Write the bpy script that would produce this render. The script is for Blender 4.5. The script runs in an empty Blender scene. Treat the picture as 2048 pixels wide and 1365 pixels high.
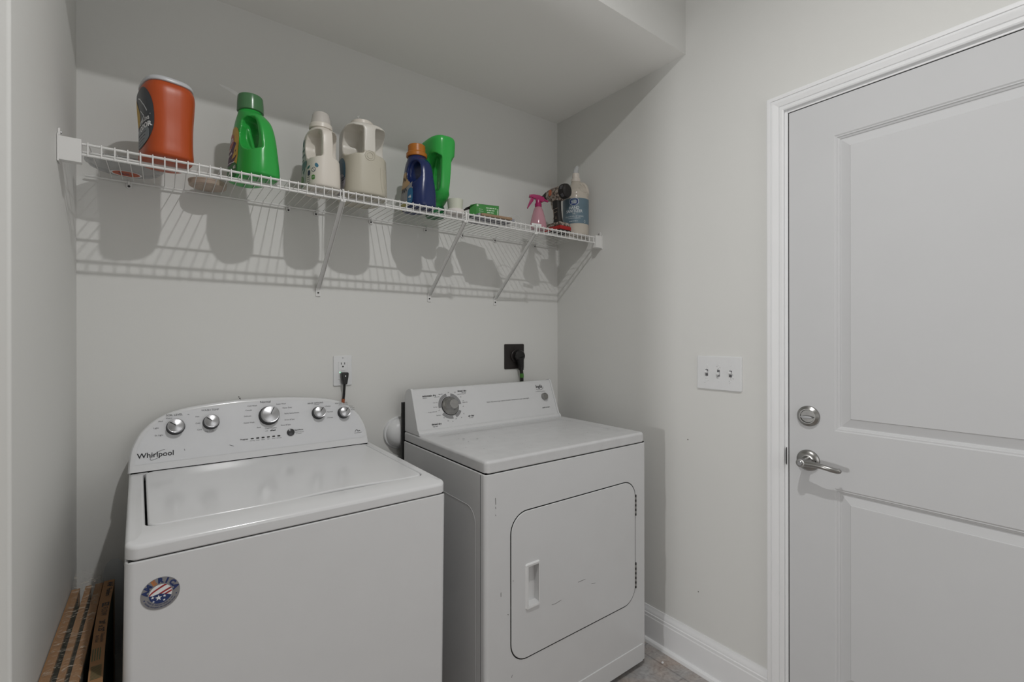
import bpy, bmesh, math, random
import numpy as np
from mathutils import Vector, Matrix
from mathutils.bvhtree import BVHTree

random.seed(7)
R = math.radians
SC = bpy.context.scene
COL = SC.collection

# ------------------------------------------------------------------ camera, light, exposure
W = 1.8466                      # alcove width; back wall y = 0, left wall x = 0, floor z = 0
CAM = (0.1983, -1.82, 1.2758)
cd = bpy.data.cameras.new('camera')
cd.sensor_width = 36.0
cd.lens = 939.0 / 2048 * 36.0
cd.shift_y = -(682.5 - 676.2) / 2048
cd.clip_start = 0.01
cam = bpy.data.objects.new('camera', cd)
cam.location = CAM
cam.rotation_euler = (R(90), R(0.06), R(-36.63))
COL.objects.link(cam)
SC.camera = cam

SC.view_settings.view_transform = 'Standard'
SC.view_settings.look = 'None'
SC.view_settings.gamma = 1.0
SC.view_settings.use_curve_mapping = False
SC.view_settings.exposure = 0.0
SC.cycles.use_denoising = True
SC.cycles.max_bounces = 10
SC.cycles.sample_clamp_indirect = 4.0

world = bpy.data.worlds.new('world')
world.use_nodes = True
world.node_tree.nodes['Background'].inputs[0].default_value = (1.0, 0.995, 0.985, 1)
world.node_tree.nodes['Background'].inputs[1].default_value = 0.05
SC.world = world

def light(name, kind, loc, power, color=(1, 1, 1), **kw):
    l = bpy.data.lights.new(name, kind)
    l.energy = power
    l.color = color
    for k, v in kw.items():
        setattr(l, k, v)
    o = bpy.data.objects.new(name, l)
    o.location = loc
    COL.objects.link(o)
    return o

light('ceiling_lamp', 'AREA', (0.685, -1.53, 2.75), 14.6, (1.0, 0.996, 0.99), shape='DISK', size=0.048, spread=R(164))
side = light('side_room_lamp', 'AREA', (-1.75, -0.80, 1.08), 22, (1.0, 1.0, 1.0), shape='DISK', size=0.22)
side.rotation_euler = (0, R(-90), 0)
fill = light('rear_fill_light', 'AREA', (1.15, -3.14, 1.45), 7.4, (1.0, 1.0, 1.0), shape='RECTANGLE', size=1.3, size_y=1.2)  # soft fill added behind the camera to brighten the alcove
fill.rotation_euler = (R(90), 0, 0)

# ------------------------------------------------------------------ materials
def srgb(r, g, b):
    f = lambda c: ((c / 255 + 0.055) / 1.055) ** 2.4 if c > 10.3 else c / 255 / 12.92
    return (f(r), f(g), f(b), 1)

def mat(name, col, rough=0.5, metal=0.0, spec=0.5, alpha=1.0, trans=0.0, ior=1.45, noise=None, bump=None, sss=0.0, coat=0.0, emit=None):
    m = bpy.data.materials.new(name)
    m.use_nodes = True
    nt = m.node_tree
    b = nt.nodes['Principled BSDF']
    b.inputs['Base Color'].default_value = col
    b.inputs['Roughness'].default_value = rough
    b.inputs['Metallic'].default_value = metal
    b.inputs['Specular IOR Level'].default_value = spec
    b.inputs['Alpha'].default_value = alpha
    b.inputs['Transmission Weight'].default_value = trans
    b.inputs['IOR'].default_value = ior
    b.inputs['Coat Weight'].default_value = coat
    if sss:
        b.inputs['Subsurface Weight'].default_value = sss
        b.inputs['Subsurface Radius'].default_value = (0.02, 0.02, 0.015)
    if emit:
        b.inputs['Emission Color'].default_value = emit[0]
        b.inputs['Emission Strength'].default_value = emit[1]
    tc = nt.nodes.new('ShaderNodeTexCoord')
    if noise:
        scale, amt, detail = noise
        n = nt.nodes.new('ShaderNodeTexNoise')
        n.inputs['Scale'].default_value = scale
        n.inputs['Detail'].default_value = detail
        nt.links.new(tc.outputs['Object'], n.inputs['Vector'])
        mx = nt.nodes.new('ShaderNodeMix')
        mx.data_type = 'RGBA'
        mx.inputs['A'].default_value = tuple(c * (1 - amt) for c in col[:3]) + (1,)
        mx.inputs['B'].default_value = tuple(min(1, c * (1 + amt)) for c in col[:3]) + (1,)
        nt.links.new(n.outputs['Fac'], mx.inputs['Factor'])
        nt.links.new(mx.outputs['Result'], b.inputs['Base Color'])
    if bump:
        scale, strength, dist = bump
        n = nt.nodes.new('ShaderNodeTexNoise')
        n.inputs['Scale'].default_value = scale
        n.inputs['Detail'].default_value = 3
        nt.links.new(tc.outputs['Object'], n.inputs['Vector'])
        bp = nt.nodes.new('ShaderNodeBump')
        bp.inputs['Strength'].default_value = strength
        bp.inputs['Distance'].default_value = dist
        nt.links.new(n.outputs['Fac'], bp.inputs['Height'])
        nt.links.new(bp.outputs['Normal'], b.inputs['Normal'])
    return m

def film(name, col, alpha, rough=0.2):
    """thin clear plastic: mostly see-through, a little tint and gloss"""
    m = mat(name, col, rough, alpha=alpha)
    return m

WALL = mat('wall_paint', (0.70, 0.698, 0.676, 1), 0.75, spec=0.25, noise=(3, 0.015, 3), bump=(260, 0.10, 0.001))
CEIL = mat('ceiling_paint', (0.85, 0.845, 0.82, 1), 0.8, spec=0.2, bump=(260, 0.1, 0.001))
TRIM = mat('trim_paint', (0.80, 0.803, 0.81, 1), 0.4, spec=0.35, noise=(14, 0.02, 3))
DOORP = mat('door_paint', (0.61, 0.613, 0.62, 1), 0.6, spec=0.22, noise=(7, 0.02, 4))
GAP = mat('dark_gap', (0.012, 0.012, 0.012, 1), 0.9)
ENAMEL = mat('white_enamel', (0.69, 0.693, 0.70, 1), 0.16, noise=(9, 0.025, 4), bump=(700, 0.02, 0.0005))
DRYERW = mat('dryer_enamel', (0.64, 0.643, 0.648, 1), 0.2, noise=(9, 0.03, 4), bump=(700, 0.02, 0.0005))
PANELW = mat('control_panel_white', (0.66, 0.665, 0.68, 1), 0.4, noise=(30, 0.03, 4))
CHROME = mat('brushed_metal', (0.43, 0.43, 0.44, 1), 0.28, metal=1.0, noise=(60, 0.1, 2))
NICKEL = mat('satin_nickel', (0.36, 0.355, 0.345, 1), 0.3, metal=1.0, noise=(80, 0.12, 2))
DARKMETAL = mat('dark_metal', (0.05, 0.05, 0.05, 1), 0.45, metal=0.6)
BLACKP = mat('black_plastic', (0.010, 0.009, 0.009, 1), 0.35)
BROWNP = mat('brown_plate', (0.020, 0.016, 0.015, 1), 0.4)
INK = mat('black_ink', (0.02, 0.02, 0.022, 1), 0.6)
GREYINK = mat('grey_ink', (0.13, 0.13, 0.14, 1), 0.6)
WIREW = mat('white_wire_coating', (0.72, 0.715, 0.70, 1), 0.4)
PLATEW = mat('white_plate', (0.72, 0.725, 0.73, 1), 0.35, noise=(50, 0.02, 3))
SMUDGE = mat('dark_smudge', (0.10, 0.095, 0.09, 1), 0.8)
SPOTW = mat('white_streak', (0.80, 0.80, 0.79, 1), 0.7, noise=(60, 0.08, 4))

# ------------------------------------------------------------------ mesh helpers
class MB:
    def __init__(self):
        self.v, self.f, self.mi = [], [], []
    def add(self, vs, fs, mi=0):
        o = len(self.v)
        self.v += [tuple(p) for p in vs]
        self.f += [tuple(i + o for i in f) for f in fs]
        self.mi += [mi] * len(fs)
        return self
    def bm(self, b, mi=0):
        b.verts.index_update()
        self.add([v.co[:] for v in b.verts], [[v.index for v in f.verts] for f in b.faces], mi)
        b.free()
        return self
    def box(self, lo, hi, r=0.0, seg=2, mi=0, M=None):
        b = bmesh.new()
        bmesh.ops.create_cube(b, size=1)
        for v in b.verts:
            v.co = Vector([(lo[i] + hi[i]) / 2 + v.co[i] * (hi[i] - lo[i]) for i in range(3)])
        if r > 0:
            bmesh.ops.bevel(b, geom=b.edges[:], offset=r, segments=seg, profile=0.5, affect='EDGES')
        if M is not None:
            bmesh.ops.transform(b, matrix=M, verts=b.verts)
        return self.bm(b, mi)
    def quad(self, *p, mi=0):
        return self.add(p, [tuple(range(len(p)))], mi)
    def prism(self, poly, place, depth, r=0.0, seg=2, mi=0, both=True):
        """poly: list of (u,v); place(u,v,w) -> xyz; extruded w 0..depth; rim at w=depth (and 0) rounded by r"""
        n = len(poly)
        b = bmesh.new()
        a0 = [b.verts.new(place(u, v, 0)) for u, v in poly]
        a1 = [b.verts.new(place(u, v, depth)) for u, v in poly]
        b.faces.new(a0[::-1]); top = b.faces.new(a1)
        for i in range(n):
            b.faces.new((a0[i], a0[(i + 1) % n], a1[(i + 1) % n], a1[i]))
        bmesh.ops.recalc_face_normals(b, faces=b.faces)
        if r > 0:
            es = [e for e in top.edges]
            if both:
                s0 = set(a0)
                es += [e for e in b.edges if e.verts[0] in s0 and e.verts[1] in s0]
            bmesh.ops.bevel(b, geom=es, offset=r, segments=seg, profile=0.5, affect='EDGES')
        return self.bm(b, mi)
    def tube(self, pts, r, n=8, mi=0, cap=True):
        """r: number or list"""
        pts = [Vector(p) for p in pts]
        rs = r if isinstance(r, (list, tuple)) else [r] * len(pts)
        rings = []
        prev = None
        for i, p in enumerate(pts):
            t = (pts[min(i + 1, len(pts) - 1)] - pts[max(i - 1, 0)]).normalized()
            if prev is None:
                a = Vector((0, 0, 1)) if abs(t.z) < 0.9 else Vector((1, 0, 0))
                u = t.cross(a).normalized()
            else:
                u = (prev - t * prev.dot(t)).normalized()
            prev = u
            w = t.cross(u)
            rings.append([p + (u * math.cos(2 * math.pi * k / n) + w * math.sin(2 * math.pi * k / n)) * rs[i] for k in range(n)])
        vs = [q for ring in rings for q in ring]
        fs = []
        for i in range(len(rings) - 1):
            for k in range(n):
                fs.append((i * n + k, i * n + (k + 1) % n, (i + 1) * n + (k + 1) % n, (i + 1) * n + k))
        if cap:
            fs.append(tuple(range(n))[::-1])
            fs.append(tuple((len(rings) - 1) * n + k for k in range(n)))
        return self.add(vs, fs, mi)
    def lathe(self, prof, org=(0, 0, 0), axis=(0, 0, 1), n=40, mi=0, ref=None, close=True):
        """prof: list of (radius, height along axis)"""
        a = Vector(axis).normalized()
        u = Vector(ref).normalized() if ref else a.orthogonal().normalized()
        w = a.cross(u)
        o = Vector(org)
        vs, fs = [], []
        for r, h in prof:
            for k in range(n):
                t = 2 * math.pi * k / n
                vs.append(o + a * h + (u * math.cos(t) + w * math.sin(t)) * max(r, 1e-5))
        for i in range(len(prof) - 1):
            for k in range(n):
                fs.append((i * n + k, i * n + (k + 1) % n, (i + 1) * n + (k + 1) % n, (i + 1) * n + k))
        if close:
            fs.append(tuple(range(n))[::-1])
            fs.append(tuple((len(prof) - 1) * n + k for k in range(n)))
        return self.add(vs, fs, mi)
    def build(self, name, mats, parent=None, angle=32, label=None):
        me = bpy.data.meshes.new(name)
        me.from_pydata([tuple(p) for p in self.v], [], self.f)
        if not isinstance(mats, (list, tuple)):
            mats = [mats]
        for m in mats:
            me.materials.append(m)
        me.polygons.foreach_set('material_index', self.mi)
        me.update()
        b = bmesh.new(); b.from_mesh(me)
        bmesh.ops.recalc_face_normals(b, faces=b.faces)
        b.to_mesh(me); b.free()
        return link(name, me, parent, angle, label)

def link(name, me, parent=None, angle=32, label=None):
    if angle:
        me.polygons.foreach_set('use_smooth', [True] * len(me.polygons))
        me.set_sharp_from_angle(angle=R(angle))
    o = bpy.data.objects.new(name, me)
    COL.objects.link(o)
    if parent is not None:
        o.parent = parent
    if angle and angle < 60:
        w = o.modifiers.new('wn', 'WEIGHTED_NORMAL')
        w.keep_sharp = True
        w.weight = 90
    if label:
        o['label'] = label
    return o

def tag(o, label, cat, group=None, kind=None):
    o['label'] = label
    o['category'] = cat
    if group: o['group'] = group
    if kind: o['kind'] = kind
    return o

def thing(name, label, cat, loc=(0, 0, 0), rot=(0, 0, 0), group=None):
    o = bpy.data.objects.new(name, None)
    o.empty_display_size = 0.05
    COL.objects.link(o)
    o.location = loc
    o.rotation_euler = rot
    return tag(o, label, cat, group)

def rrect(x0, x1, y0, y1, r, n=6):
    """rounded rectangle outline, counter-clockwise; r may be 4 radii (bl, br, tr, tl)"""
    rs = r if isinstance(r, (list, tuple)) else [r] * 4
    out = []
    for (cx, cy, a0, q) in ((x0 + rs[0], y0 + rs[0], 180, rs[0]), (x1 - rs[1], y0 + rs[1], 270, rs[1]),
                            (x1 - rs[2], y1 - rs[2], 0, rs[2]), (x0 + rs[3], y1 - rs[3], 90, rs[3])):
        for k in range(n + 1):
            t = R(a0 + 90 * k / n)
            out.append((cx + q * math.cos(t), cy + q * math.sin(t)))
    return out

def catmull(keys, n):
    K = np.array(keys, float)
    out = []
    m = len(K)
    for i in range(m - 1):
        p0, p1, p2, p3 = K[max(i - 1, 0)], K[i], K[i + 1], K[min(i + 2, m - 1)]
        for j in range(n):
            t = j / n
            out.append(0.5 * ((2 * p1) + (-p0 + p2) * t + (2 * p0 - 5 * p1 + 4 * p2 - p3) * t * t + (-p0 + 3 * p1 - 3 * p2 + p3) * t ** 3))
    out.append(K[-1])
    return np.array(out)

def loft(keys, sub=6, nseg=48):
    """keys: (z, cx, cy, hx, hy, power) -> closed body of superellipse rings"""
    rows = catmull(keys, sub)
    vs, fs = [], []
    for z, cx, cy, hx, hy, p in rows:
        for k in range(nseg):
            t = 2 * math.pi * k / nseg
            c, s = math.cos(t), math.sin(t)
            vs.append((cx + hx * math.copysign(abs(c) ** (2 / p), c), cy + hy * math.copysign(abs(s) ** (2 / p), s), z))
    for i in range(len(rows) - 1):
        for k in range(nseg):
            fs.append((i * nseg + k, i * nseg + (k + 1) % nseg, (i + 1) * nseg + (k + 1) % nseg, (i + 1) * nseg + k))
    fs.append(tuple(range(nseg))[::-1])
    fs.append(tuple((len(rows) - 1) * nseg + k for k in range(nseg)))
    return vs, fs

def temp(mb):
    me = bpy.data.meshes.new('tmp')
    me.from_pydata([tuple(p) for p in mb.v], [], mb.f)
    b = bmesh.new(); b.from_mesh(me)
    bmesh.ops.recalc_face_normals(b, faces=b.faces)
    b.to_mesh(me); b.free()
    o = bpy.data.objects.new('tmp', me)
    COL.objects.link(o)
    return o

def sculpt(base, cut=(), add=(), voxel=0.0025, smooth=6, name='body'):
    """blow-moulded look: union / cut volumes, voxel remesh and smooth, returned as a mesh"""
    o = temp(base)
    extra = []
    for lst, op in ((add, 'UNION'), (cut, 'DIFFERENCE')):
        for c in lst:
            t = temp(c)
            extra.append(t)
            md = o.modifiers.new('b', 'BOOLEAN')
            md.operation = op
            md.object = t
            md.solver = 'EXACT'
    md = o.modifiers.new('r', 'REMESH')
    md.mode = 'VOXEL'
    md.voxel_size = voxel
    md = o.modifiers.new('s', 'SMOOTH')
    md.factor = 0.5
    md.iterations = smooth
    dg = bpy.context.evaluated_depsgraph_get()
    me = bpy.data.meshes.new_from_object(o.evaluated_get(dg))
    me.name = name
    for t in extra + [o]:
        m_ = t.data
        bpy.data.objects.remove(t)
        bpy.data.meshes.remove(m_)
    return me

def bool_cut(mb, cutters):
    o = temp(mb)
    extra = []
    for c in cutters:
        t = temp(c)
        extra.append(t)
        md = o.modifiers.new('b', 'BOOLEAN')
        md.operation = 'DIFFERENCE'
        md.object = t
        md.solver = 'EXACT'
    dg = bpy.context.evaluated_depsgraph_get()
    me = bpy.data.meshes.new_from_object(o.evaluated_get(dg))
    for t in extra + [o]:
        m_ = t.data
        bpy.data.objects.remove(t)
        bpy.data.meshes.remove(m_)
    out = MB()
    out.add([v.co[:] for v in me.vertices], [tuple(p.vertices) for p in me.polygons])
    bpy.data.meshes.remove(me)
    return out

def solid(me, name, m, parent, label=None):
    me.materials.clear()
    me.materials.append(m)
    return link(name, me, parent, 60, label)

_TXT = {}
def text_mesh(s, size, align='CENTER', bold=0.0, italic=0.0):
    key = (s, size, align, bold, italic)
    if key not in _TXT:
        cu = bpy.data.curves.new('t', 'FONT')
        cu.body = s
        cu.size = size
        cu.align_x = align
        cu.align_y = 'CENTER'
        cu.resolution_u = 3
        cu.offset = bold
        cu.shear = italic
        o = bpy.data.objects.new('t', cu)
        COL.objects.link(o)
        dg = bpy.context.evaluated_depsgraph_get()
        e = o.evaluated_get(dg)
        me = e.to_mesh()
        vs = [(v.co.x, v.co.y) for v in me.vertices]
        fs = [tuple(p.vertices) for p in me.polygons]
        e.to_mesh_clear()
        bpy.data.objects.remove(o)
        bpy.data.curves.remove(cu)
        _TXT[key] = (vs, fs)
    return _TXT[key]

def text(mb, s, size, place, at=(0, 0), ang=0, align='CENTER', bold=0.0, sx=1.0, italic=0.0, mi=0):
    """place(u, v) -> xyz puts the flat lettering on its surface"""
    vs, fs = text_mesh(s, size, align, bold, italic)
    c, n = math.cos(R(ang)), math.sin(R(ang))
    mb.add([place(at[0] + sx * x * c - y * n, at[1] + sx * x * n + y * c) for x, y in vs], fs, mi)

def dashes(mb, place, cu, cv, length, h, mi=0, seed=1):
    """a line of unreadable small print"""
    rnd = random.Random(seed)
    u = cu - length / 2
    while u < cu + length / 2 - h:
        w = rnd.uniform(0.7, 2.2) * h
        w = min(w, cu + length / 2 - u)
        shape(mb, [(u, cv - h * 0.3), (u + w, cv - h * 0.3), (u + w, cv + h * 0.3), (u, cv + h * 0.3)], place, mi)
        u += w + h * 0.4

def shape(mb, poly, place, mi=0):
    mb.add([place(u, v) for u, v in poly], [tuple(range(len(poly)))], mi)

def disc(mb, place, cu, cv, a, b, p=2.0, rings=7, n=40, mi=0, ang=0):
    """filled superellipse made of rings so it can follow a curved surface"""
    ca, sa = math.cos(R(ang)), math.sin(R(ang))
    vs = [place(cu, cv)]
    for i in range(1, rings + 1):
        for k in range(n):
            t = 2 * math.pi * k / n
            c, s = math.cos(t), math.sin(t)
            x = i / rings * a * math.copysign(abs(c) ** (2 / p), c)
            y = i / rings * b * math.copysign(abs(s) ** (2 / p), s)
            vs.append(place(cu + x * ca - y * sa, cv + x * sa + y * ca))
    fs = [(0, 1 + k, 1 + (k + 1) % n) for k in range(n)]
    for i in range(rings - 1):
        for k in range(n):
            a0, a1 = 1 + i * n + k, 1 + i * n + (k + 1) % n
            fs.append((a0, a1, a1 + n, a0 + n))
    mb.add(vs, fs, mi)

def band(mb, place, pts, width, mi=0):
    """flat stroke of the given width through (u, v) points"""
    for (a, b) in zip(pts[:-1], pts[1:]):
        d = Vector((b[0] - a[0], b[1] - a[1]))
        if d.length < 1e-9: continue
        n = Vector((-d.y, d.x)).normalized() * width / 2
        e = d.normalized() * width * 0.2
        shape(mb, [(a[0] - e.x + n.x, a[1] - e.y + n.y), (a[0] - e.x - n.x, a[1] - e.y - n.y),
                   (b[0] + e.x - n.x, b[1] + e.y - n.y), (b[0] + e.x + n.x, b[1] + e.y + n.y)], place, mi)

def wrap(me, direction, origin_fn, off=0.0006):
    """place(u, v) that projects onto a mesh along a direction"""
    bvh = BVHTree.FromPolygons([v.co[:] for v in me.vertices], [tuple(p.vertices) for p in me.polygons])
    d = Vector(direction).normalized()
    def place(u, v, extra=0.0):
        o = Vector(origin_fn(u, v)) - d * 0.4
        h = bvh.ray_cast(o, d)
        if h[0] is None:
            h = bvh.find_nearest(Vector(origin_fn(u, v)))
        return h[0] - d * (off + extra)
    return place

def up(place, e):
    return lambda u, v: place(u, v, e)

def struct(o, label, cat):
    return tag(o, label, cat, kind='structure')

# ------------------------------------------------------------------ the room
YS = -0.748                     # front edge of the soffit over the alcove
ZS = 2.39
ZC = 2.86
DY0, DY1, DZ = -1.1265, -2.041, 2.011

fm = bpy.data.materials.new('stone_look_vinyl')
fm.use_nodes = True
nt = fm.node_tree
bs = nt.nodes['Principled BSDF']
bs.inputs['Roughness'].default_value = 0.45
tc = nt.nodes.new('ShaderNodeTexCoord')
n1 = nt.nodes.new('ShaderNodeTexNoise'); n1.inputs['Scale'].default_value = 5.5; n1.inputs['Detail'].default_value = 8; n1.inputs['Distortion'].default_value = 1.2
n2 = nt.nodes.new('ShaderNodeTexNoise'); n2.inputs['Scale'].default_value = 26; n2.inputs['Detail'].default_value = 6; n2.inputs['Distortion'].default_value = 2.5
br = nt.nodes.new('ShaderNodeTexBrick')
br.offset = 0.5
br.inputs['Scale'].default_value = 1.0
br.inputs['Brick Width'].default_value = 0.41
br.inputs['Row Height'].default_value = 0.31
br.inputs['Mortar Size'].default_value = 0.004
br.inputs['Mortar Smooth'].default_value = 0.4
br.inputs['Color1'].default_value = (0.38, 0.31, 0.26, 1)
br.inputs['Color2'].default_value = (0.33, 0.335, 0.34, 1)
br.inputs['Mortar'].default_value = (0.15, 0.145, 0.14, 1)
cr = nt.nodes.new('ShaderNodeValToRGB')
cr.color_ramp.elements[0].position = 0.35; cr.color_ramp.elements[0].color = (0.40, 0.29, 0.225, 1)
cr.color_ramp.elements[1].position = 0.62; cr.color_ramp.elements[1].color = (0.37, 0.375, 0.38, 1)
mx1 = nt.nodes.new('ShaderNodeMix'); mx1.data_type = 'RGBA'; mx1.blend_type = 'MIX'; mx1.inputs['Factor'].default_value = 0.5
mx2 = nt.nodes.new('ShaderNodeMix'); mx2.data_type = 'RGBA'; mx2.blend_type = 'SOFT_LIGHT'; mx2.inputs['Factor'].default_value = 0.8
mapn = nt.nodes.new('ShaderNodeMapping'); mapn.inputs['Rotation'].default_value = (0, 0, R(90)); mapn.inputs['Location'].default_value = (0.03, 0.1, 0)
nt.links.new(tc.outputs['Object'], n1.inputs['Vector'])
nt.links.new(tc.outputs['Object'], n2.inputs['Vector'])
nt.links.new(tc.outputs['Object'], mapn.inputs['Vector'])
nt.links.new(mapn.outputs['Vector'], br.inputs['Vector'])
nt.links.new(n1.outputs['Fac'], cr.inputs['Fac'])
nt.links.new(br.outputs['Color'], mx1.inputs['A'])
nt.links.new(cr.outputs['Color'], mx1.inputs['B'])
nt.links.new(mx1.outputs['Result'], mx2.inputs['A'])
nt.links.new(n2.outputs['Fac'], mx2.inputs['B'])
nt.links.new(mx2.outputs['Result'], bs.inputs['Base Color'])
bp = nt.nodes.new('ShaderNodeBump'); bp.inputs['Strength'].default_value = 0.25; bp.inputs['Distance'].default_value = 0.003
nt.links.new(n2.outputs['Fac'], bp.inputs['Height'])
nt.links.new(bp.outputs['Normal'], bs.inputs['Normal'])

struct(MB().box((-2.4, -3.6, -0.05), (W + 0.12, 0.12, 0)).build('floor', fm), 'brown and grey stone look vinyl floor beside the dryer', 'floor')

# back wall with its scuffs
mb = MB()
mb.box((-0.12, 0, 0), (W + 0.12, 0.12, ZC))
def bw(u, v): return (u, -0.0004, v)
for (u, v, a, b) in ((0.4035, 1.0775, 0.0016, 0.0022), (0.4065, 1.0725, 0.0022, 0.0024), (0.4090, 1.0680, 0.0014, 0.0016), (0.4110, 1.0645, 0.0018, 0.0022), (0.4135, 1.0605, 0.0022, 0.0016),
                     (0.3930, 1.0592, 0.0060, 0.0012), (0.4260, 1.0610, 0.0040, 0.0010), (0.4370, 1.0618, 0.0050, 0.0010), (0.5370, 1.0625, 0.0018, 0.0016)):
    disc(mb, bw, u, v, a, b, rings=1, n=9, mi=1)
shape(mb, [(0.346, 2.116), (0.352, 2.1105), (0.372, 2.103), (0.392, 2.094), (0.408, 2.085), (0.413, 2.094), (0.398, 2.104), (0.376, 2.112), (0.358, 2.1145)], bw, 2)
mb.build('wall_back', [WALL, SMUDGE, SPOTW])
struct(bpy.data.objects['wall_back'], 'pale grey painted wall behind the washer and dryer', 'wall')

mb = MB()
mb.box((W, -1.108, 0), (W + 0.12, 0, ZC))
mb.box((W, DY1 - 0.02, DZ + 0.018), (W + 0.12, -1.108, ZC))
mb.box((W, -3.6, 0), (W + 0.12, DY1 - 0.02, ZC))
disc(mb, lambda u, v: (W - 0.0004, u, v), -0.756, 0.877, 0.0022, 0.0022, rings=1, n=10, mi=1)
disc(mb, lambda u, v: (W - 0.0004, u, v), -0.80, 0.300, 0.0022, 0.0022, rings=1, n=10, mi=1)
struct(mb.build('wall_right', [WALL, SMUDGE]), 'pale beige grey wall with the light switches and door', 'wall')

mb = MB()
mb.prism(rrect(-0.12, 0, YS + 0.027, 0, [0.006, 0.006, 0.0005, 0.0005], 4), lambda u, v, w: (u, v, w), ZC)
struct(mb.build('wall_left', WALL), 'pale grey stub wall at the left of the washer', 'wall')
struct(MB().box((-2.4, YS + 0.027, 0), (-0.110, 0.0, ZC)).build('wall_front', WALL), 'pale wall continuing left past the alcove corner', 'wall')
sf = MB().box((-0.0, YS, ZS), (W, 0, ZC))
sf.mi = [1 if all(abs(sf.v[i][2] - ZS) < 1e-6 for i in f) else 0 for f in sf.f]
struct(sf.build('soffit', [WALL, CEIL]), 'dropped ceiling soffit over the washer and dryer alcove', 'soffit')
struct(MB().box((-2.4, -3.6, ZC), (W + 0.12, 0.12, ZC + 0.05)).build('ceiling', CEIL), 'high ceiling in front of the soffit', 'ceiling')

struct(MB().box((-2.52, -3.6, 0), (-2.4, YS + 0.04, ZC)).build('wall_side', WALL), 'far left wall of the room outside the alcove', 'wall')
mb = MB()
mb.box((-2.4, -3.36, 0), (0.50, -3.24, ZC)); mb.box((1.80, -3.36, 0), (W, -3.24, ZC))
mb.box((0.50, -3.36, 0), (1.80, -3.24, 0.85)); mb.box((0.50, -3.36, 2.05), (1.80, -3.24, ZC))
struct(mb.build('wall_rear', WALL), 'wall behind the camera with an added window opening', 'wall')
mb = MB()
for a, b in (((0.50, 0.85), (1.80, 0.89)), ((0.50, 2.01), (1.80, 2.05)), ((0.50, 0.85), (0.54, 2.05)), ((1.76, 0.85), (1.80, 2.05)), ((0.50, 1.43), (1.80, 1.47))):
    mb.box((a[0], -3.34, a[1]), (b[0], -3.27, b[1]))
struct(mb.build('added_window', TRIM), 'added white window frame around the fill light behind the camera', 'window')  # unseen frame, made up to go round the fill light

# baseboards
BBP = [(0, 0), (0.014, 0), (0.014, 0.104), (0.0125, 0.108), (0.0125, 0.118), (0.010, 0.121), (0.010, 0.126), (0.0075, 0.134), (0.005, 0.140), (0.004, 0.146), (0, 0.146)]
SHOE = [(0.014, 0), (0.026, 0), (0.0258, 0.005), (0.024, 0.012), (0.020, 0.0165), (0.014, 0.018)]
mb = MB()
mb.prism(BBP, lambda u, v, w: (W - u, -w, v), 1.065)
mb.prism(SHOE, lambda u, v, w: (W - u, -w, v), 1.065)
struct(mb.build('baseboard_right', TRIM, angle=20), 'white moulded baseboard under the light switches', 'baseboard')
mb = MB()
mb.prism(BBP, lambda u, v, w: (w, -u, v), W - 0.03)
struct(mb.build('baseboard_back', TRIM, angle=20), 'white baseboard behind the washer and dryer', 'baseboard')
mb = MB()
mb.prism(BBP, lambda u, v, w: (u, -0.016 - w, v), 0.70)
struct(mb.build('baseboard_left', TRIM, angle=20), 'white baseboard along the left stub wall', 'baseboard')

# door casing: profile (distance from opening edge, thickness)
CAS = [(0.000, 0), (0.000, 0.009), (0.004, 0.011), (0.012, 0.0115), (0.014, 0.0095), (0.016, 0.0120), (0.026, 0.0145), (0.033, 0.0165), (0.036, 0.0165), (0.0375, 0.0148), (0.039, 0.0175), (0.048, 0.018), (0.0505, 0.017), (0.051, 0)]
CY, CZ = -1.114, 2.024           # inner edge of the casing
CY1 = DY1 - (CY - DY0)
mb = MB()
n = len(CAS)
vs = []
for (sy, sz, y, z) in ((1, 0, CY, 0), (1, 1, CY, CZ), (-1, 1, CY1, CZ), (-1, 0, CY1, 0)):
    for d, t in CAS:
        vs.append((W - t, y + sy * d, z + sz * d))
fs = []
for s in range(3):
    for i in range(n - 1):
        fs.append((s * n + i, s * n + i + 1, (s + 1) * n + i + 1, (s + 1) * n + i))
mb.add(vs, fs)
struct(mb.build('trim_1', TRIM, angle=18), 'white moulded casing around the door', 'door trim')
mb = MB()
JT = 0.0
mb.box((W - 0.0005, DY0 + 0.003, 0), (W + 0.12, CY + 0.006, CZ + 0.006), 0.001)
mb.box((W - 0.0005, CY1 - 0.006, 0), (W + 0.12, DY1 - 0.003, CZ + 0.006), 0.001)
mb.box((W - 0.0005, DY1 - 0.003, DZ + 0.003), (W + 0.12, DY0 + 0.003, CZ + 0.006), 0.001)
mb.box((W + 0.05, DY0 - 0.012, 0), (W + 0.10, DY0 + 0.003, DZ + 0.003))
mb.box((W + 0.05, DY1, DZ - 0.012), (W + 0.10, DY0, DZ + 0.003))
mb.box((W + 0.003, DY0 + 0.0002, 0), (W + 0.05, DY0 + 0.0031, DZ + 0.003), mi=1)  # black strips put the shade of the gap round the slab into colour
mb.box((W + 0.003, DY1, DZ + 0.0002), (W + 0.05, DY0 + 0.003, DZ + 0.0031), mi=1)
jamb = struct(mb.build('trim_2', [TRIM, GAP]), 'white door jamb inside the casing', 'door jamb')
MB().prism(rrect(-0.0285, 0.0285, -0.012, 0.006, [0.010, 0.010, 0.001, 0.001]), lambda u, v, w: (W - 0.006 + (v + 0.012) * 0.6, DY0 + 0.0068 + w, 0.8865 + u), 0.0016).build('strike_plate', DARKMETAL, jamb, label='dark curved metal strike plate')

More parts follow.
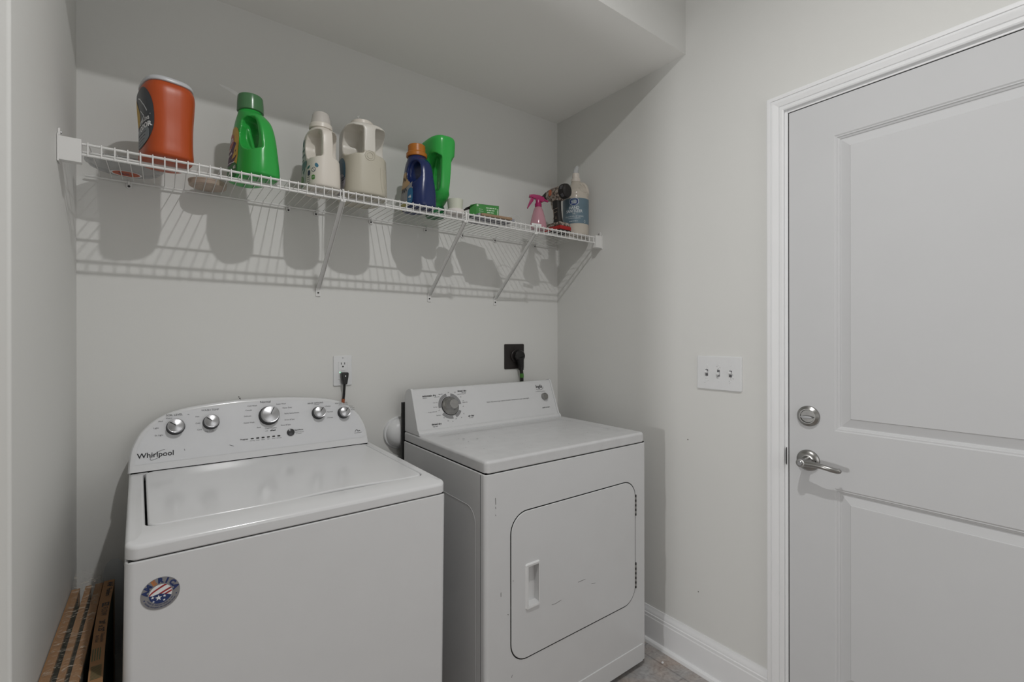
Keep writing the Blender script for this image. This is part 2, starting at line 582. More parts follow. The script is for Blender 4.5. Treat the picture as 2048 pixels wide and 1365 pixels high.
# ------------------------------------------------------------------ the door
door = thing('door_1', 'white two panel door with nickel lever and deadbolt', 'door', (W + 0.001, DY0, 0.008))
door['kind'] = 'structure'
DW, DH = DY0 - DY1, DZ - 0.008
def dp(u, v, w=0.0): return (-w, -u, v)        # u along the door from the lock edge, v up, w towards the room
mb = MB()
panels = [(0.1285, DW - 0.1285, 0.200, 0.806), (0.1285, DW - 0.1285, 0.981, 1.886)]
us = [0, panels[0][0], panels[0][1], DW]
vz = [0, 0.200, 0.806, 0.981, 1.886, DH]
for i in range(3):
    for j in range(5):
        if i == 1 and j in (1, 3): continue
        mb.quad(dp(us[i], vz[j]), dp(us[i + 1], vz[j]), dp(us[i + 1], vz[j + 1]), dp(us[i], vz[j + 1]))
PRO = [(0, 0), (0.0035, -0.0022), (0.0065, -0.0022), (0.0085, -0.005), (0.0125, -0.0068), (0.0145, -0.0095), (0.0165, -0.0095), (0.041, -0.0030), (0.0425, -0.0012), (0.045, -0.0012)]
for (a, b, c, d) in panels:
    rings = [[dp(a + o, c + o, h), dp(b - o, c + o, h), dp(b - o, d - o, h), dp(a + o, d - o, h)] for o, h in PRO]
    vs = [p for r_ in rings for p in r_]
    fs = [(k * 4 + q, k * 4 + (q + 1) % 4, k * 4 + 4 + (q + 1) % 4, k * 4 + 4 + q) for k in range(len(rings) - 1) for q in range(4)]
    fs.append(tuple((len(rings) - 1) * 4 + q for q in range(4)))
    mb.add(vs, fs)
mb.quad(dp(0, 0), dp(0, DH), dp(0, DH, -0.044), dp(0, 0, -0.044))
mb.quad(dp(DW, 0), dp(DW, DH), dp(DW, DH, -0.044), dp(DW, 0, -0.044))
mb.quad(dp(0, DH), dp(DW, DH), dp(DW, DH, -0.044), dp(0, DH, -0.044))
mb.quad(dp(0, 0), dp(DW, 0), dp(DW, 0, -0.044), dp(0, 0, -0.044))
mb.quad(dp(0, 0, -0.044), dp(DW, 0, -0.044), dp(DW, DH, -0.044), dp(0, DH, -0.044))
mb.build('door_slab', DOORP, door, angle=12)
# deadbolt
db = MB().lathe([(0.0325, 0), (0.0325, 0.004), (0.0315, 0.007), (0.0235, 0.0125), (0.0205, 0.0125), (0.0190, 0.0085), (0.0, 0.0085)], dp(0.0575, 1.018), (-1, 0, 0), n=48).build('deadbolt', NICKEL, door, label='round satin nickel deadbolt')
mb = MB()
prof = [(-0.0185, 0.0008), (-0.012, 0.0036), (-0.004, 0.005), (0.004, 0.005), (0.012, 0.0036), (0.0185, 0.0008)]
poly = prof + [(u, -v) for u, v in prof[::-1]]
mb.prism([(u, v) for u, v in poly], lambda u, v, w: dp(0.0575 + u, 1.016 + v, 0.008 + w), 0.014, 0.0012)
mb.build('thumb_turn', CHROME, db)
# lever
LU, LZ = 0.0565, 0.877
rose = MB().lathe([(0.0335, 0), (0.0335, 0.003), (0.0325, 0.006), (0.027, 0.0115), (0.0185, 0.014), (0.015, 0.014), (0.014, 0.018), (0.0125, 0.032), (0.0, 0.032)], dp(LU, LZ), (-1, 0, 0), n=48).build('lever_rose', NICKEL, door, label='round nickel rose of the door lever')
disc(mb_ := MB(), lambda u, v: dp(LU + u, LZ + v, 0.0125), 0.0235, 0.002, 0.0028, 0.0028, rings=1, n=12)
mb_.build('screw_hole', GAP, rose)
mb = MB()
path = catmull([(-0.004, 0.050, 0.0), (0.010, 0.051, 0.0), (0.035, 0.054, 0.0015), (0.060, 0.056, 0.0005), (0.080, 0.053, -0.003), (0.094, 0.047, -0.006), (0.104, 0.041, -0.004)], 5)
rr = np.interp(np.linspace(0, 1, len(path)), [0, 0.1, 0.45, 0.75, 0.93, 1], [0.0125, 0.0105, 0.0078, 0.0078, 0.0075, 0.003])
mb.tube([dp(LU + a, LZ + c, b) for a, b, c in path], list(rr), 14)
mb.lathe([(0.0125, 0.030), (0.0135, 0.036), (0.0135, 0.058), (0.0120, 0.061), (0.0085, 0.0615), (0.0, 0.0615)], dp(LU, LZ), (-1, 0, 0), n=30)
lev = mb.build('lever_handle', NICKEL, door, label='curved satin nickel lever handle')
mb = MB()
mb.lathe([(0.0072, 0.061), (0.0072, 0.065), (0.006, 0.066), (0, 0.066)], dp(LU, LZ), (-1, 0, 0), n=24)
mb.box((-0.0675, -LU - 0.005, LZ - 0.0011), (-0.0655, -LU + 0.005, LZ + 0.0011))
mb.build('lock_button', CHROME, lev)

# ------------------------------------------------------------------ light switch plate
sw = thing('light_switch', 'white three gang light switch plate with dirty toggles by the door', 'light switch', (W, -0.8855, 1.1445))
def sp(u, v, w=0.0): return (-w, -u, v)
MB().prism(rrect(-0.0865, 0.0865, -0.0625, 0.0625, 0.005, 4), lambda u, v, w: sp(u, v, w), 0.006, 0.003, 3, both=False).build('cover_plate', PLATEW, sw)
for k, u in enumerate((-0.046, 0, 0.046)):
    for dv in (-0.030, 0.030):
        MB().lathe([(0.0032, 0.006), (0.0030, 0.0068), (0, 0.0070)], sp(u, dv), (-1, 0, 0), n=14).build('screw', PLATEW, sw)
for u in (-0.046, 0, 0.046):
    mb = MB()
    for q in range(26):
        x, y = random.gauss(0, 0.0042), random.gauss(0, 0.015)
        s_ = random.uniform(0.0005, 0.0014)
        disc(mb, lambda a, b: sp(u + a, b, 0.00615), x, y, s_ * 0.7, s_, rings=1, n=7)
    mb.build('grime', SMUDGE, sw, label='dark finger grime around the toggles')
for u, s_ in ((-0.046, 1), (0, -1), (0.046, 1)):
    MB().quad(sp(u - 0.0052, -0.0122, 0.0063), sp(u + 0.0052, -0.0122, 0.0063), sp(u + 0.0052, 0.0122, 0.0063), sp(u - 0.0052, 0.0122, 0.0063)).build('toggle_slot', GREYINK, sw)
    M = Matrix.Translation(sp(u, 0, 0.004)) @ Matrix.Rotation(R(24 * s_), 4, 'Y')
    MB().box((-0.013, -0.0044, -0.004), (0.0, 0.0044, 0.005), 0.0015, M=M).build('toggle', PLATEW, sw)

# ------------------------------------------------------------------ washer
wash = thing('washing_machine', 'white top load washing machine with curved control console', 'washing machine', (0.127, -0.66, 0.009), (0, R(0.8), R(1.9)))
WW, WD = 0.707, 0.60
mb = MB()
mb.prism(rrect(0.0, WW, 0.0, WD, [0.016, 0.016, 0.01, 0.01]), lambda u, v, w: (u, v, 0.02 + w), 0.8145, 0.004, 2)
cab = mb.build('cabinet', ENAMEL, wash)
mb = MB()
for x in (0.06, WW - 0.06):
    for y in (0.06, WD - 0.06):
        MB().lathe([(0.02, -0.002), (0.02, 0.012), (0.012, 0.014), (0.012, 0.024)], (x, y, 0.0), n=16).build('levelling_foot', BLACKP, wash)
mb = MB()
mb.box((0.006, 0.005, 0.830), (WW - 0.006, WD - 0.01, 0.838))
mb.build('seam', GAP, wash, label='dark seam under the top deck')
# top deck: a skirt, rounded rim and a sloped plate with the lid opening
zt = lambda y: 0.8735 + (y - 0.02) * 0.0195 - 0.009 * max(0.0, 1 - max(y, 0.0) / 0.060) ** 2
LX0, LX1, LY0, LY1 = 0.034, 0.673, 0.076, 0.540
outer = rrect(0.0, WW, 0.0, WD, [0.022, 0.022, 0.012, 0.012], 8)
inner = rrect(LX0 - 0.004, LX1 + 0.004, LY0 - 0.004, LY1 + 0.004, 0.026, 8)
mb = MB()
N = len(outer)
def inset(poly, d):
    cx, cy = WW / 2, (WD + 0.03) / 2
    out = []
    for i, (x, y) in enumerate(poly):
        x0, y0 = poly[i - 1]; x1, y1 = poly[(i + 1) % len(poly)]
        t = Vector((x1 - x0, y1 - y0))
        nrm = Vector((-t.y, t.x)).normalized() if t.length > 1e-9 else Vector((0, 0))
        out.append((x + nrm.x * d, y + nrm.y * d))
    return out
rows = [[(x, y, 0.8365) for x, y in inset(outer, 0.003)], [(x, y, 0.8395) for x, y in outer]]
for a in (0, 22, 45, 68, 90):
    ins = 0.0075 * (1 - math.cos(R(a)))
    rows.append([(x, y, zt(y) - 0.0075 + 0.0075 * math.sin(R(a))) for x, y in inset(outer, ins)])
for ins in (0.016, 0.028, 0.040, 0.052, 0.064):
    rows.append([(min(max(x, min(0.008 + ins * 0.4, 0.026)), WW - min(0.008 + ins * 0.4, 0.026)), max(y, ins), zt(max(y, ins))) for x, y in inset(outer, 0.0075)])
rows.append([(x, y, zt(y)) for x, y in inner])
inn2 = rrect(LX0 - 0.002, LX1 + 0.002, LY0 - 0.002, LY1 + 0.002, 0.024, 8)
rows.append([(x, y, zt(y) - 0.003) for x, y in inn2])
rows.append([(x, y, zt(y) - 0.022) for x, y in inn2])
vs = [p for r_ in rows for p in r_]
fs = [(i * N + k, i * N + (k + 1) % N, (i + 1) * N + (k + 1) % N, (i + 1) * N + k) for i in range(len(rows) - 1) for k in range(N)]
mb.add(vs, fs)
mb.add([(x, y, zt(y) - 0.021) for x, y in inn2], [tuple(range(len(inn2)))], 1)
mb.build('top_deck', [ENAMEL, GAP], wash, angle=30)
# lid with finger-pull scoop at its front
lid = []
for x, y in rrect(LX0 + 0.002, LX1, LY0, LY1, 0.024, 8):
    lid.append((x, y))
front = [(LX0 + 0.026 + i * (LX1 - LX0 - 0.052) / 40, LY0) for i in range(1, 40)]
def scoop(x): 
    t = (x - 0.455) / 0.145
    return 0.0135 * max(0.0, 1 - t * t) ** 1.5 if abs(t) < 1 else 0.0
k0 = 8 + 1
lid = lid[:k0] + [(x, y + scoop(x)) for x, y in front] + lid[k0:]
mb = MB()
mb.prism(lid, lambda u, v, w: (u, v, zt(v) - 0.0075 + w), 0.0090, 0.005, 3, both=False)
wl_ = mb.build('lid', ENAMEL, wash, angle=30)
# console: face plane tilted back, arched outline
yb, zb = 0.535, 0.884
fdir = Vector((0, 0.065, 0.186)).normalized()
fnor = Vector((0, -0.186, 0.065)).normalized()
def cp(u, v, w=0.0):
    p = Vector((u, yb, zb)) + fdir * v + fnor * w
    return (p.x, p.y, p.z)
arch = [(-0.003, 0.004), (-0.001, 0.040), (0.004, 0.072), (0.018, 0.107), (0.031, 0.126), (0.050, 0.146), (0.075, 0.163), (0.097, 0.173), (0.135, 0.183), (0.185, 0.190), (0.265, 0.197), (0.345, 0.199)]
half = catmull(arch, 3)
arch = [(x, y) for x, y in half] + [(0.690 - x, y) for x, y in half[::-1][1:]]
def sil(poly):
    return poly
mb = MB()
body = [(x, y) for x, y in arch]
# side skirt: extrude back horizontally towards the wall
rowsc = []
def off(poly, d, c=(0.345, 0.09)):
    out = []
    m = len(poly)
    for i, (x, y) in enumerate(poly):
        a = poly[max(i - 1, 0)]; b = poly[min(i + 1, m - 1)]
        t = Vector((b[0] - a[0], b[1] - a[1])).normalized()
        nr = Vector((t.y, -t.x))
        out.append((x + nr.x * d, y + nr.y * d))
    return out
fr0 = [cp(x, y, 0.0) for x, y in off(body, 0.012)]
fr1 = [cp(x, y, -0.0035) for x, y in off(body, 0.0035)]
fr2 = [cp(x, y, -0.010) for x, y in body]
bk = [(p[0], max(p[1] + 0.006, 0.602), p[2] - 0.010) for p in fr2]
rowsc = [fr0, fr1, fr2, bk]
m_ = len(body)
vs = [p for r_ in rowsc for p in r_]
fs = [(i * m_ + k, i * m_ + k + 1, (i + 1) * m_ + k + 1, (i + 1) * m_ + k) for i in range(3) for k in range(m_ - 1)]
fs.append(tuple(range(m_)))
fs.append(tuple(3 * m_ + k for k in range(m_)))
fs.append((0, m_, 2 * m_, 3 * m_, 4 * m_ - 1, 3 * m_ - 1, 2 * m_ - 1, m_ - 1))
mb.add(vs, fs)
con = mb.build('console', ENAMEL, wash, angle=25)
mb = MB()
mb.box((0.004, yb + 0.004, 0.879), (0.686, 0.60, 0.8875))
mb.build('console_seam', GAP, wash, label='dark seam under the console')
# printed face overlay
fpoly = [(x, y) for x, y in off(body, 0.014) if y > 0.024]
fpoly = [(fpoly[0][0], 0.024)] + fpoly + [(fpoly[-1][0], 0.026)]
mb = MB()
shape(mb, fpoly, lambda u, v: cp(u, v, 0.0006))
mb.build('face_panel', PANELW, wash, angle=None, label='silver grey printed control face')
mb = MB(); mg = MB()
pl = lambda u, v: cp(u, v, 0.0013)
ml = MB()
text(ml, 'Whirlpool', 0.0205, pl, (0.060, 0.0475), bold=0.0003)
band(ml, pl, [(0.060 + 0.019 * math.cos(t) * 0.95 - 0.004 * math.sin(t) + 0.005, 0.0465 + 0.006 * math.sin(t) + 0.012 * math.cos(t)) for t in [R(a) for a in range(20, 290, 15)]], 0.0009)
ml.build('brand_logo', INK, wash, angle=None, label='black brand lettering with a swirl')
KN = [(0.107, 0.128, 0.0235, -52), (0.1975, 0.1335, 0.0225, -50), (0.3625, 0.140, 0.0315, 27), (0.521, 0.1345, 0.0225, 38), (0.609, 0.1275, 0.021, 40)]
S = 0.0062
text(mb, 'SOIL LEVEL', 0.0085, pl, (0.104, 0.1605), 0)
text(mg, 'WASH TEMP', 0.0085, pl, (0.196, 0.168), 0)
text(mb, 'RINSE OPTIONS', 0.0075, pl, (0.514, 0.1665))
text(mb, 'WATER LEVEL', 0.0075, pl, (0.605, 0.1595))
for s, u, v, al in (('Heavy', 0.091, 0.152, 'CENTER'), ('Med', 0.076, 0.144, 'RIGHT'), ('Light', 0.066, 0.125, 'RIGHT'), ('Ex Light', 0.077, 0.103, 'RIGHT'),
                    ('Hot', 0.167, 0.150, 'RIGHT'), ('Cold', 0.169, 0.129, 'RIGHT'), ('Cold', 0.173, 0.109, 'RIGHT'), ('Tap Cold', 0.192, 0.1015, 'CENTER'),
                    ('Cold Wash', 0.328, 0.172, 'RIGHT'), ('Casuals', 0.312, 0.158, 'RIGHT'), ('Delicate', 0.309, 0.139, 'RIGHT'), ('Quick Wash', 0.318, 0.117, 'RIGHT'), ('Soak', 0.336, 0.0985, 'RIGHT'),
                    ('Super Wash', 0.386, 0.172, 'LEFT'), ('Heavy Duty', 0.405, 0.1575, 'LEFT'), ('Bulky Items/Sheets', 0.410, 0.1375, 'LEFT'), ('Drain & Spin', 0.409, 0.1155, 'LEFT'), ('Rinse & Spin', 0.396, 0.0985, 'LEFT'),
                    ('Clean Washer', 0.3655, 0.0925, 'CENTER'), ('1 Rinse', 0.517, 0.1615, 'CENTER'), ('2 Rinses', 0.545, 0.152, 'LEFT'), ('Normal', 0.552, 0.131, 'LEFT'), ('2 Rinses', 0.549, 0.110, 'LEFT'),
                    ('Auto Sensing', 0.611, 0.1535, 'CENTER'), ('Deep', 0.632, 0.146, 'LEFT'), ('Water', 0.635, 0.139, 'LEFT'), ('Wash', 0.637, 0.132, 'LEFT')):
    text(mg, s, S, pl, (u, v), align=al)
text(mb, 'Normal', 0.0105, pl, (0.3535, 0.1825))
text(mb, 'affresh', 0.0062, pl, (0.371, 0.0845), italic=0.3, bold=0.0002)
text(mg, 'with', 0.005, pl, (0.352, 0.0845))
text(mb, 'Progress', 0.0062, pl, (0.297, 0.0645), align='RIGHT', bold=0.0001)
for k, s in enumerate(('Sensing', 'Wash', 'Rinse', 'Spin', 'Done', 'Lid Lock')):
    text(mg, s, 0.0045, pl, (0.309 + k * 0.0158, 0.0575))
text(mb, 'Start/Pause', 0.0062, pl, (0.438, 0.0775), align='LEFT', bold=0.0001)
text(mg, 'Hold 3 Seconds', 0.0045, pl, (0.439, 0.0705), align='LEFT')
text(mg, 'to Cancel', 0.0045, pl, (0.442, 0.0655), align='LEFT')
band(mb, pl, [(0.644, 0.050), (0.648, 0.055), (0.652, 0.056), (0.655, 0.050), (0.660, 0.053), (0.663, 0.051)], 0.0016)
text(mb, 'HIGH EFFICIENCY', 0.0036, pl, (0.655, 0.0445))
mb.build('lettering', INK, wash, angle=None, label='black printed lettering')
mg.build('lettering', GREYINK, wash, angle=None, label='fine grey printed lettering')
mb = MB()
for (u0, v0, u1, v1) in ((0.245, 0.052, 0.256, 0.047), (0.137, 0.160, 0.141, 0.158), (0.128, 0.055, 0.129, 0.050)):
    band(mb, pl, [(u0, v0), (u1, v1)], 0.0012)
mb.build('scratch', GREYINK, wash, angle=None)
for k in range(6):
    u = 0.309 + k * 0.0158
    MB().prism(rrect(u - 0.0045, u + 0.0045, 0.0622, 0.0662, 0.0018, 3), lambda a, b, w: cp(a, b, 0.0006 + w), 0.001).build('indicator_light', BLACKP, wash)
MB().lathe([(0.0120, 0), (0.0120, 0.003), (0.0105, 0.0045), (0.006, 0.0055), (0, 0.0058)], cp(0.4255, 0.0715, 0.0006), fnor, n=28).build('start_button', mat('dark_grey_plastic', (0.035, 0.035, 0.037, 1), 0.25), wash, label='dark grey start button')
for (u, v, r_, a) in KN:
    base = MB().lathe([(r_ * 1.02, 0), (r_ * 0.98, 0.004), (r_ * 0.86, 0.012), (r_ * 0.84, 0.0185)], cp(u, v - 0.0045, 0.0006), fnor, n=40).build('knob', mat('dark_knob_skirt', (0.03, 0.03, 0.032, 1), 0.4) if 'dark_knob_skirt' not in bpy.data.materials else bpy.data.materials['dark_knob_skirt'], wash, label='dark skirted control knob with a silver cap')
    MB().lathe([(r_ * 0.86, 0.017), (r_ * 0.90, 0.0185), (r_ * 0.90, 0.0215), (r_ * 0.85, 0.0235), (r_ * 0.80, 0.0232), (r_ * 0.78, 0.0240), (r_ * 0.5, 0.0258), (0, 0.0265)], cp(u, v - 0.0045, 0.0006), fnor, n=48).build('knob_cap', CHROME, base, label='domed silver knob cap')
    ca, sa = math.sin(R(a)), math.cos(R(a))
    mb = MB()
    o = Vector((u, v - 0.0045))
    q = [(-0.0011, 0.02), (0.0011, 0.02), (0.0011, 0.86), (-0.0011, 0.86)]
    vs = []
    for (s_, t_) in q:
        uu = u + t_ * r_ * 0.92 * ca + s_ * sa
        vv = v - 0.0045 + t_ * r_ * 0.92 * sa - s_ * ca
        vs.append(cp(uu, vv, 0.0006 + 0.0272))
    mb.add(vs, [(0, 1, 2, 3)])
    mb.build('pointer', INK, base, angle=None)
# round sticker on the front
stk = MB().prism([(0.0315 * math.cos(2 * math.pi * k / 48), 0.0315 * math.sin(2 * math.pi * k / 48)) for k in range(48)], lambda u, v, w: (0.0565 + u, -0.0002 - w, 0.7625 + v), 0.0006).build('sticker', mat('silver_sticker', (0.32, 0.32, 0.33, 1), 0.35, metal=0.6), wash, angle=20, label='round silver sticker with flag and AMERICA lettering')
BLUE = mat('flag_blue', (0.018, 0.035, 0.13, 1), 0.5)
RED = mat('flag_red', (0.32, 0.02, 0.025, 1), 0.5)
WHT = mat('flag_white', (0.78, 0.78, 0.78, 1), 0.5)
ORG = mat('sticker_orange', (0.45, 0.17, 0.06, 1), 0.5)
mb = MB()
def stp(e): return lambda u, v: (0.0565 + u, -0.0009 - e, 0.7625 + v)
disc(mb, stp(0), 0, -0.001, 0.0185, 0.0185, rings=1, n=40, mi=2)
def clipd(u, v, r_=0.0185):
    l = math.hypot(u, v)
    return (u, v) if l <= r_ else (u * r_ / l, v * r_ / l)
for k, (o0, wdt) in enumerate(((0.0125, 0.0036), (0.0055, 0.0036), (-0.001, 0.0034))):
    top, bot = [], []
    for i in range(13):
        t = i / 12
        x = -0.018 + 0.036 * t
        y = o0 - 0.012 + 0.020 * t ** 0.7 - (0.005 if k else 0)
        top.append(clipd(x, y + wdt / 2)); bot.append(clipd(x, y - wdt / 2))
    for i in range(12):
        mb.add([stp(0.0002)(u, v - 0.001) for u, v in (top[i], top[i + 1], bot[i + 1], bot[i])], [(0, 1, 2, 3)], 1)
bl = [clipd(0.0185 * math.cos(R(a)), 0.0185 * math.sin(R(a))) for a in range(180, 345, 8)] + [(0.010, -0.003), (-0.002, 0.001), (-0.013, -0.001)]
shape(mb, [(u, v - 0.001) for u, v in bl], stp(0.0003), 0)
def star(cx, cy, r0):
    return [(cx + (r0 if i % 2 == 0 else r0 * 0.42) * math.sin(math.pi * i / 5), cy + (r0 if i % 2 == 0 else r0 * 0.42) * math.cos(math.pi * i / 5)) for i in range(10)]
for c in ((-0.003, -0.008, 0.0058), (-0.0125, -0.0055, 0.003), (0.0065, -0.0065, 0.003), (0.006, -0.0145, 0.0026), (-0.011, -0.0135, 0.0024)):
    shape(mb, star(*c), stp(0.0004), 2)
for k, ch in enumerate('AMERICA'):
    a = 166 - k * 25
    text(mb, ch, 0.0130, stp(0.0004), (0.0246 * math.cos(R(a)), 0.0248 * math.sin(R(a))), a - 90, bold=0.0009, mi=3 if ch == 'E' else 0)
for a in (-16, 196):
    disc(mb, stp(0.0004), 0.0265 * math.cos(R(a)), 0.0265 * math.sin(R(a)), 0.0012, 0.0012, rings=1, n=8, mi=0)
for rr_, s in ((0.0225, 'WASHED BY AMERICAN HANDS IN USA'), (0.0270, 'DESIGNED ENGINEERED AND ASSEMBLED IN USA')):
    for k, ch in enumerate(s):
        a = 208 + k * 124 / len(s)
        text(mb, ch, 0.0034, stp(0.0004), (rr_ * math.cos(R(a)), rr_ * math.sin(R(a))), a + 90, mi=0)
mb.build('sticker_print', [BLUE, RED, WHT, ORG], stk, angle=None)

# ------------------------------------------------------------------ dryer
dry = thing('clothes_dryer', 'white front load clothes dryer with sloped control panel', 'clothes dryer', (0, 0, 0))
DX0, DX1, DF, DB = 0.962, 1.712, -0.660, -0.075
mb = MB()
mb.prism(rrect(DX0, DX1, DF, DB, [0.014, 0.014, 0.004, 0.004]), lambda u, v, w: (u, v, 0.024 + w), 0.8435, 0.003, 2)
POCKET = lambda: MB().box((1.117, DF - 0.03, 0.430), (1.1645, DF + 0.022, 0.557))
mb = bool_cut(mb, [POCKET()])
mb.build('cabinet', DRYERW, dry)
mb = MB()
for x in (DX0 + 0.06, DX1 - 0.06):
    for y in (DF + 0.07, DB - 0.05):
        MB().lathe([(0.018, 0.0), (0.018, 0.010), (0.010, 0.012), (0.010, 0.026)], (x, y, 0), n=14).build('levelling_foot', BLACKP, dry)
# front panel details: seam down the side, embossed side outline, kick strip, shallow lower recess
mb = MB()
mb.box((DX0 - 0.0008, DF + 0.026, 0.026), (DX0 + 0.002, DF + 0.0275, 0.864), 0)
mb.build('side_seam', GREYINK, dry)
mb = MB()
for poly in (rrect(-0.605, -0.16, 0.10, 0.755, 0.05, 8),):
    pts = [(DX0 - 0.0004, u, v) for u, v in poly]
    mb.tube(pts + [pts[0]], 0.0006, 6, cap=False)
mb.build('side_rib', DRYERW, dry)
mb = MB()
mb.box((DX0 + 0.012, DF - 0.0035, 0.024), (DX1 - 0.022, DF + 0.004, 0.092), 0.003)
mb.build('kick_panel', DRYERW, dry)
mb = MB()
mb.box((DX0 + 0.006, DF + 0.006, 0.862), (DX1 - 0.006, DB - 0.004, 0.872))
mb.build('seam', GAP, dry, label='dark seam under the dryer top')
# top
DZ0, DZ1 = 0.8705, 0.908
outer = rrect(DX0 + 0.003, DX1 - 0.006, DF + 0.001, DB, [0.016, 0.016, 0.004, 0.004], 6)
def insetp(poly, d):
    out = []
    for i, (x, y) in enumerate(poly):
        x0, y0 = poly[i - 1]; x1, y1 = poly[(i + 1) % len(poly)]
        t = Vector((x1 - x0, y1 - y0))
        nr = Vector((-t.y, t.x)).normalized() if t.length > 1e-9 else Vector((0, 0))
        out.append((x + nr.x * d, y + nr.y * d))
    return out
rows = [[(x, y, DZ0) for x, y in insetp(outer, 0.003)], [(x, y, DZ0 + 0.003) for x, y in outer]]
for a in (0, 22, 45, 68, 90):
    rows.append([(x, y, DZ1 - 0.010 + 0.010 * math.sin(R(a))) for x, y in insetp(outer, 0.010 * (1 - math.cos(R(a))))])
dip = rrect(DX0 + 0.055, DX1 - 0.06, DF + 0.055, DB - 0.16, 0.03, 6)
rows.append([(x, y, DZ1) for x, y in dip])
rows.append([(x, y, DZ1 - 0.0040) for x, y in insetp(dip, 0.008)])
N = len(outer)
vs = [p for r_ in rows for p in r_]
fs = [(i * N + k, i * N + (k + 1) % N, (i + 1) * N + (k + 1) % N, (i + 1) * N + k) for i in range(len(rows) - 1) for k in range(N)]
fs.append(tuple((len(rows) - 1) * N + k for k in range(N)))
mb.add(vs, fs)
DUSTY = mat('dusty_enamel', (0.60, 0.602, 0.606, 1), 0.35, noise=(22, 0.10, 8), bump=(300, 0.05, 0.0006))
mb.build('top_panel', DUSTY, dry, angle=28)
mb = MB()
for q in range(150):
    x, y = random.uniform(DX0 + 0.05, DX1 - 0.05), random.uniform(DF + 0.03, -0.21)
    s_ = random.uniform(0.0006, 0.0018)
    disc(mb, lambda a, b: (a, b, DZ1 + 0.0003), x, y, s_, s_ * 0.7, rings=1, n=6, mi=0)
for (u, v) in ((870, 884), (874, 883), (884, 878), (897, 872), (912, 884)):
    pass
for (x, y, s_) in ((1.075, -0.345, 0.0055), (1.06, -0.335, 0.003), (1.115, -0.375, 0.005), (1.065, -0.395, 0.003)):
    disc(mb, lambda a, b: (a, b, DZ1 + 0.0004), x, y, s_, s_ * 0.5, rings=1, n=8, mi=1)
mb.build('lint_specks', [GREYINK, INK], dry, angle=None)['kind'] = 'stuff'
# door on the front
dpoly = rrect(1.0565, 1.644, 0.270, 0.731, [0.062, 0.062, 0.062, 0.062], 10)
mb = MB()
mb.prism(insetp(dpoly, -0.0035), lambda u, v, w: (u, DF + 0.004 - w, v), 0.0044)
mb = bool_cut(mb, [POCKET()])
mb.build('door_gap', GAP, dry, label='dark gap around the dryer door')
mb = MB()
mb.prism(dpoly, lambda u, v, w: (u, DF + 0.004 - w, v), 0.0066, 0.0022, 3, both=False)
mb = bool_cut(mb, [POCKET()])
dd = mb.build('door', DRYERW, dry)
DFY = DF - 0.0026
mb = MB()
ho, hi = rrect(1.1095, 1.1675, 0.421, 0.565, 0.006, 4), rrect(1.119, 1.163, 0.432, 0.555, 0.003, 4)
n_ = len(ho)
rows = [[(u, DFY, v) for u, v in ho], [(u, DFY - 0.006, v) for u, v in insetp(ho, 0.003)], [(u, DFY - 0.006, v) for u, v in insetp(ho, 0.007)]]
hin = [(max(u, 1.131), v) for u, v in hi]
rows += [[(u, DFY - 0.005, v) for u, v in hi], [(max(u, 1.130), DFY + 0.020, v) for u, v in hi]]
vs = [p for r_ in rows for p in r_]
fs = [(i * n_ + k, i * n_ + (k + 1) % n_, (i + 1) * n_ + (k + 1) % n_, (i + 1) * n_ + k) for i in range(len(rows) - 1) for k in range(n_)]
fs.append(tuple((len(rows) - 1) * n_ + k for k in range(n_)))
mb.add(vs, fs)
mb.build('handle', mat('white_plastic', (0.70, 0.70, 0.70, 1), 0.3), dd, label='white recessed pull handle')
for z0, z1 in ((0.597, 0.676), (0.320, 0.410)):
    mb = MB()
    k = 0
    z = z0
    while z < z1:
        mb.lathe([(0.0038, 0), (0.0038, 0.0085)], (1.6462, DF - 0.0022, z), n=10, mi=k % 2)
        z += 0.0088; k += 1
    mb.box((1.645, DF - 0.002, z0), (1.6495, DF + 0.001, z1), mi=1)
    mb.build('hinge', [DARKMETAL, NICKEL], dd, label='dark knuckled hinge')
mb = MB()
fpz = lambda u, v: (u, DF - 0.0004, v)
for pts in ([(0.998, 0.795), (0.999, 0.775)], [(0.9985, 0.768), (0.999, 0.762)], [(0.9985, 0.745), (0.999, 0.741)], [(1.018, 0.505), (1.018, 0.492)], [(1.060, 0.238), (1.058, 0.230)], [(1.043, 0.430), (1.046, 0.428)]):
    band(mb, fpz, pts, 0.0016)
fpd = lambda u, v: (u, DFY - 0.0004, v)
for pts in ([(1.220, 0.400), (1.238, 0.399), (1.262, 0.402)], [(1.405, 0.411), (1.425, 0.408)], [(1.34, 0.437), (1.375, 0.437)], [(1.062, 0.530), (1.0625, 0.524)]):
    band(mb, fpd, pts, 0.0011)
mb.build('scratch', SMUDGE, dry, angle=None, label='dark chips and scratches on the dryer front')
# console
KX0, KX1 = 0.966, 1.683
prof = [(-0.078, 0.908), (-0.078, 1.046), (-0.084, 1.060), (-0.098, 1.0705), (-0.116, 1.0755), (-0.127, 1.0745), (-0.1325, 1.070), (-0.188, 0.929), (-0.1885, 0.925), (-0.1955, 0.922), (-0.2025, 0.914), (-0.2025, 0.908)]
mb = MB()
mb.prism(prof, lambda u, v, w: (KX0 + 0.0085 + w, u, v), KX1 - KX0 - 0.017)
con = mb.build('console', DRYERW, dry, angle=25)
for xa, xb in ((KX0, KX0 + 0.009), (KX1 - 0.009, KX1)):
    big = [(-0.076, 0.908), (-0.076, 1.049), (-0.083, 1.0635), (-0.098, 1.0735), (-0.116, 1.0785), (-0.1285, 1.0775), (-0.1355, 1.071), (-0.1915, 0.930), (-0.192, 0.927), (-0.199, 0.923), (-0.2055, 0.915), (-0.2055, 0.908)]
    MB().prism(big, lambda u, v, w: (xa + w, u, v), xb - xa, 0.0012).build('end_cap', DRYERW, dry, angle=25)
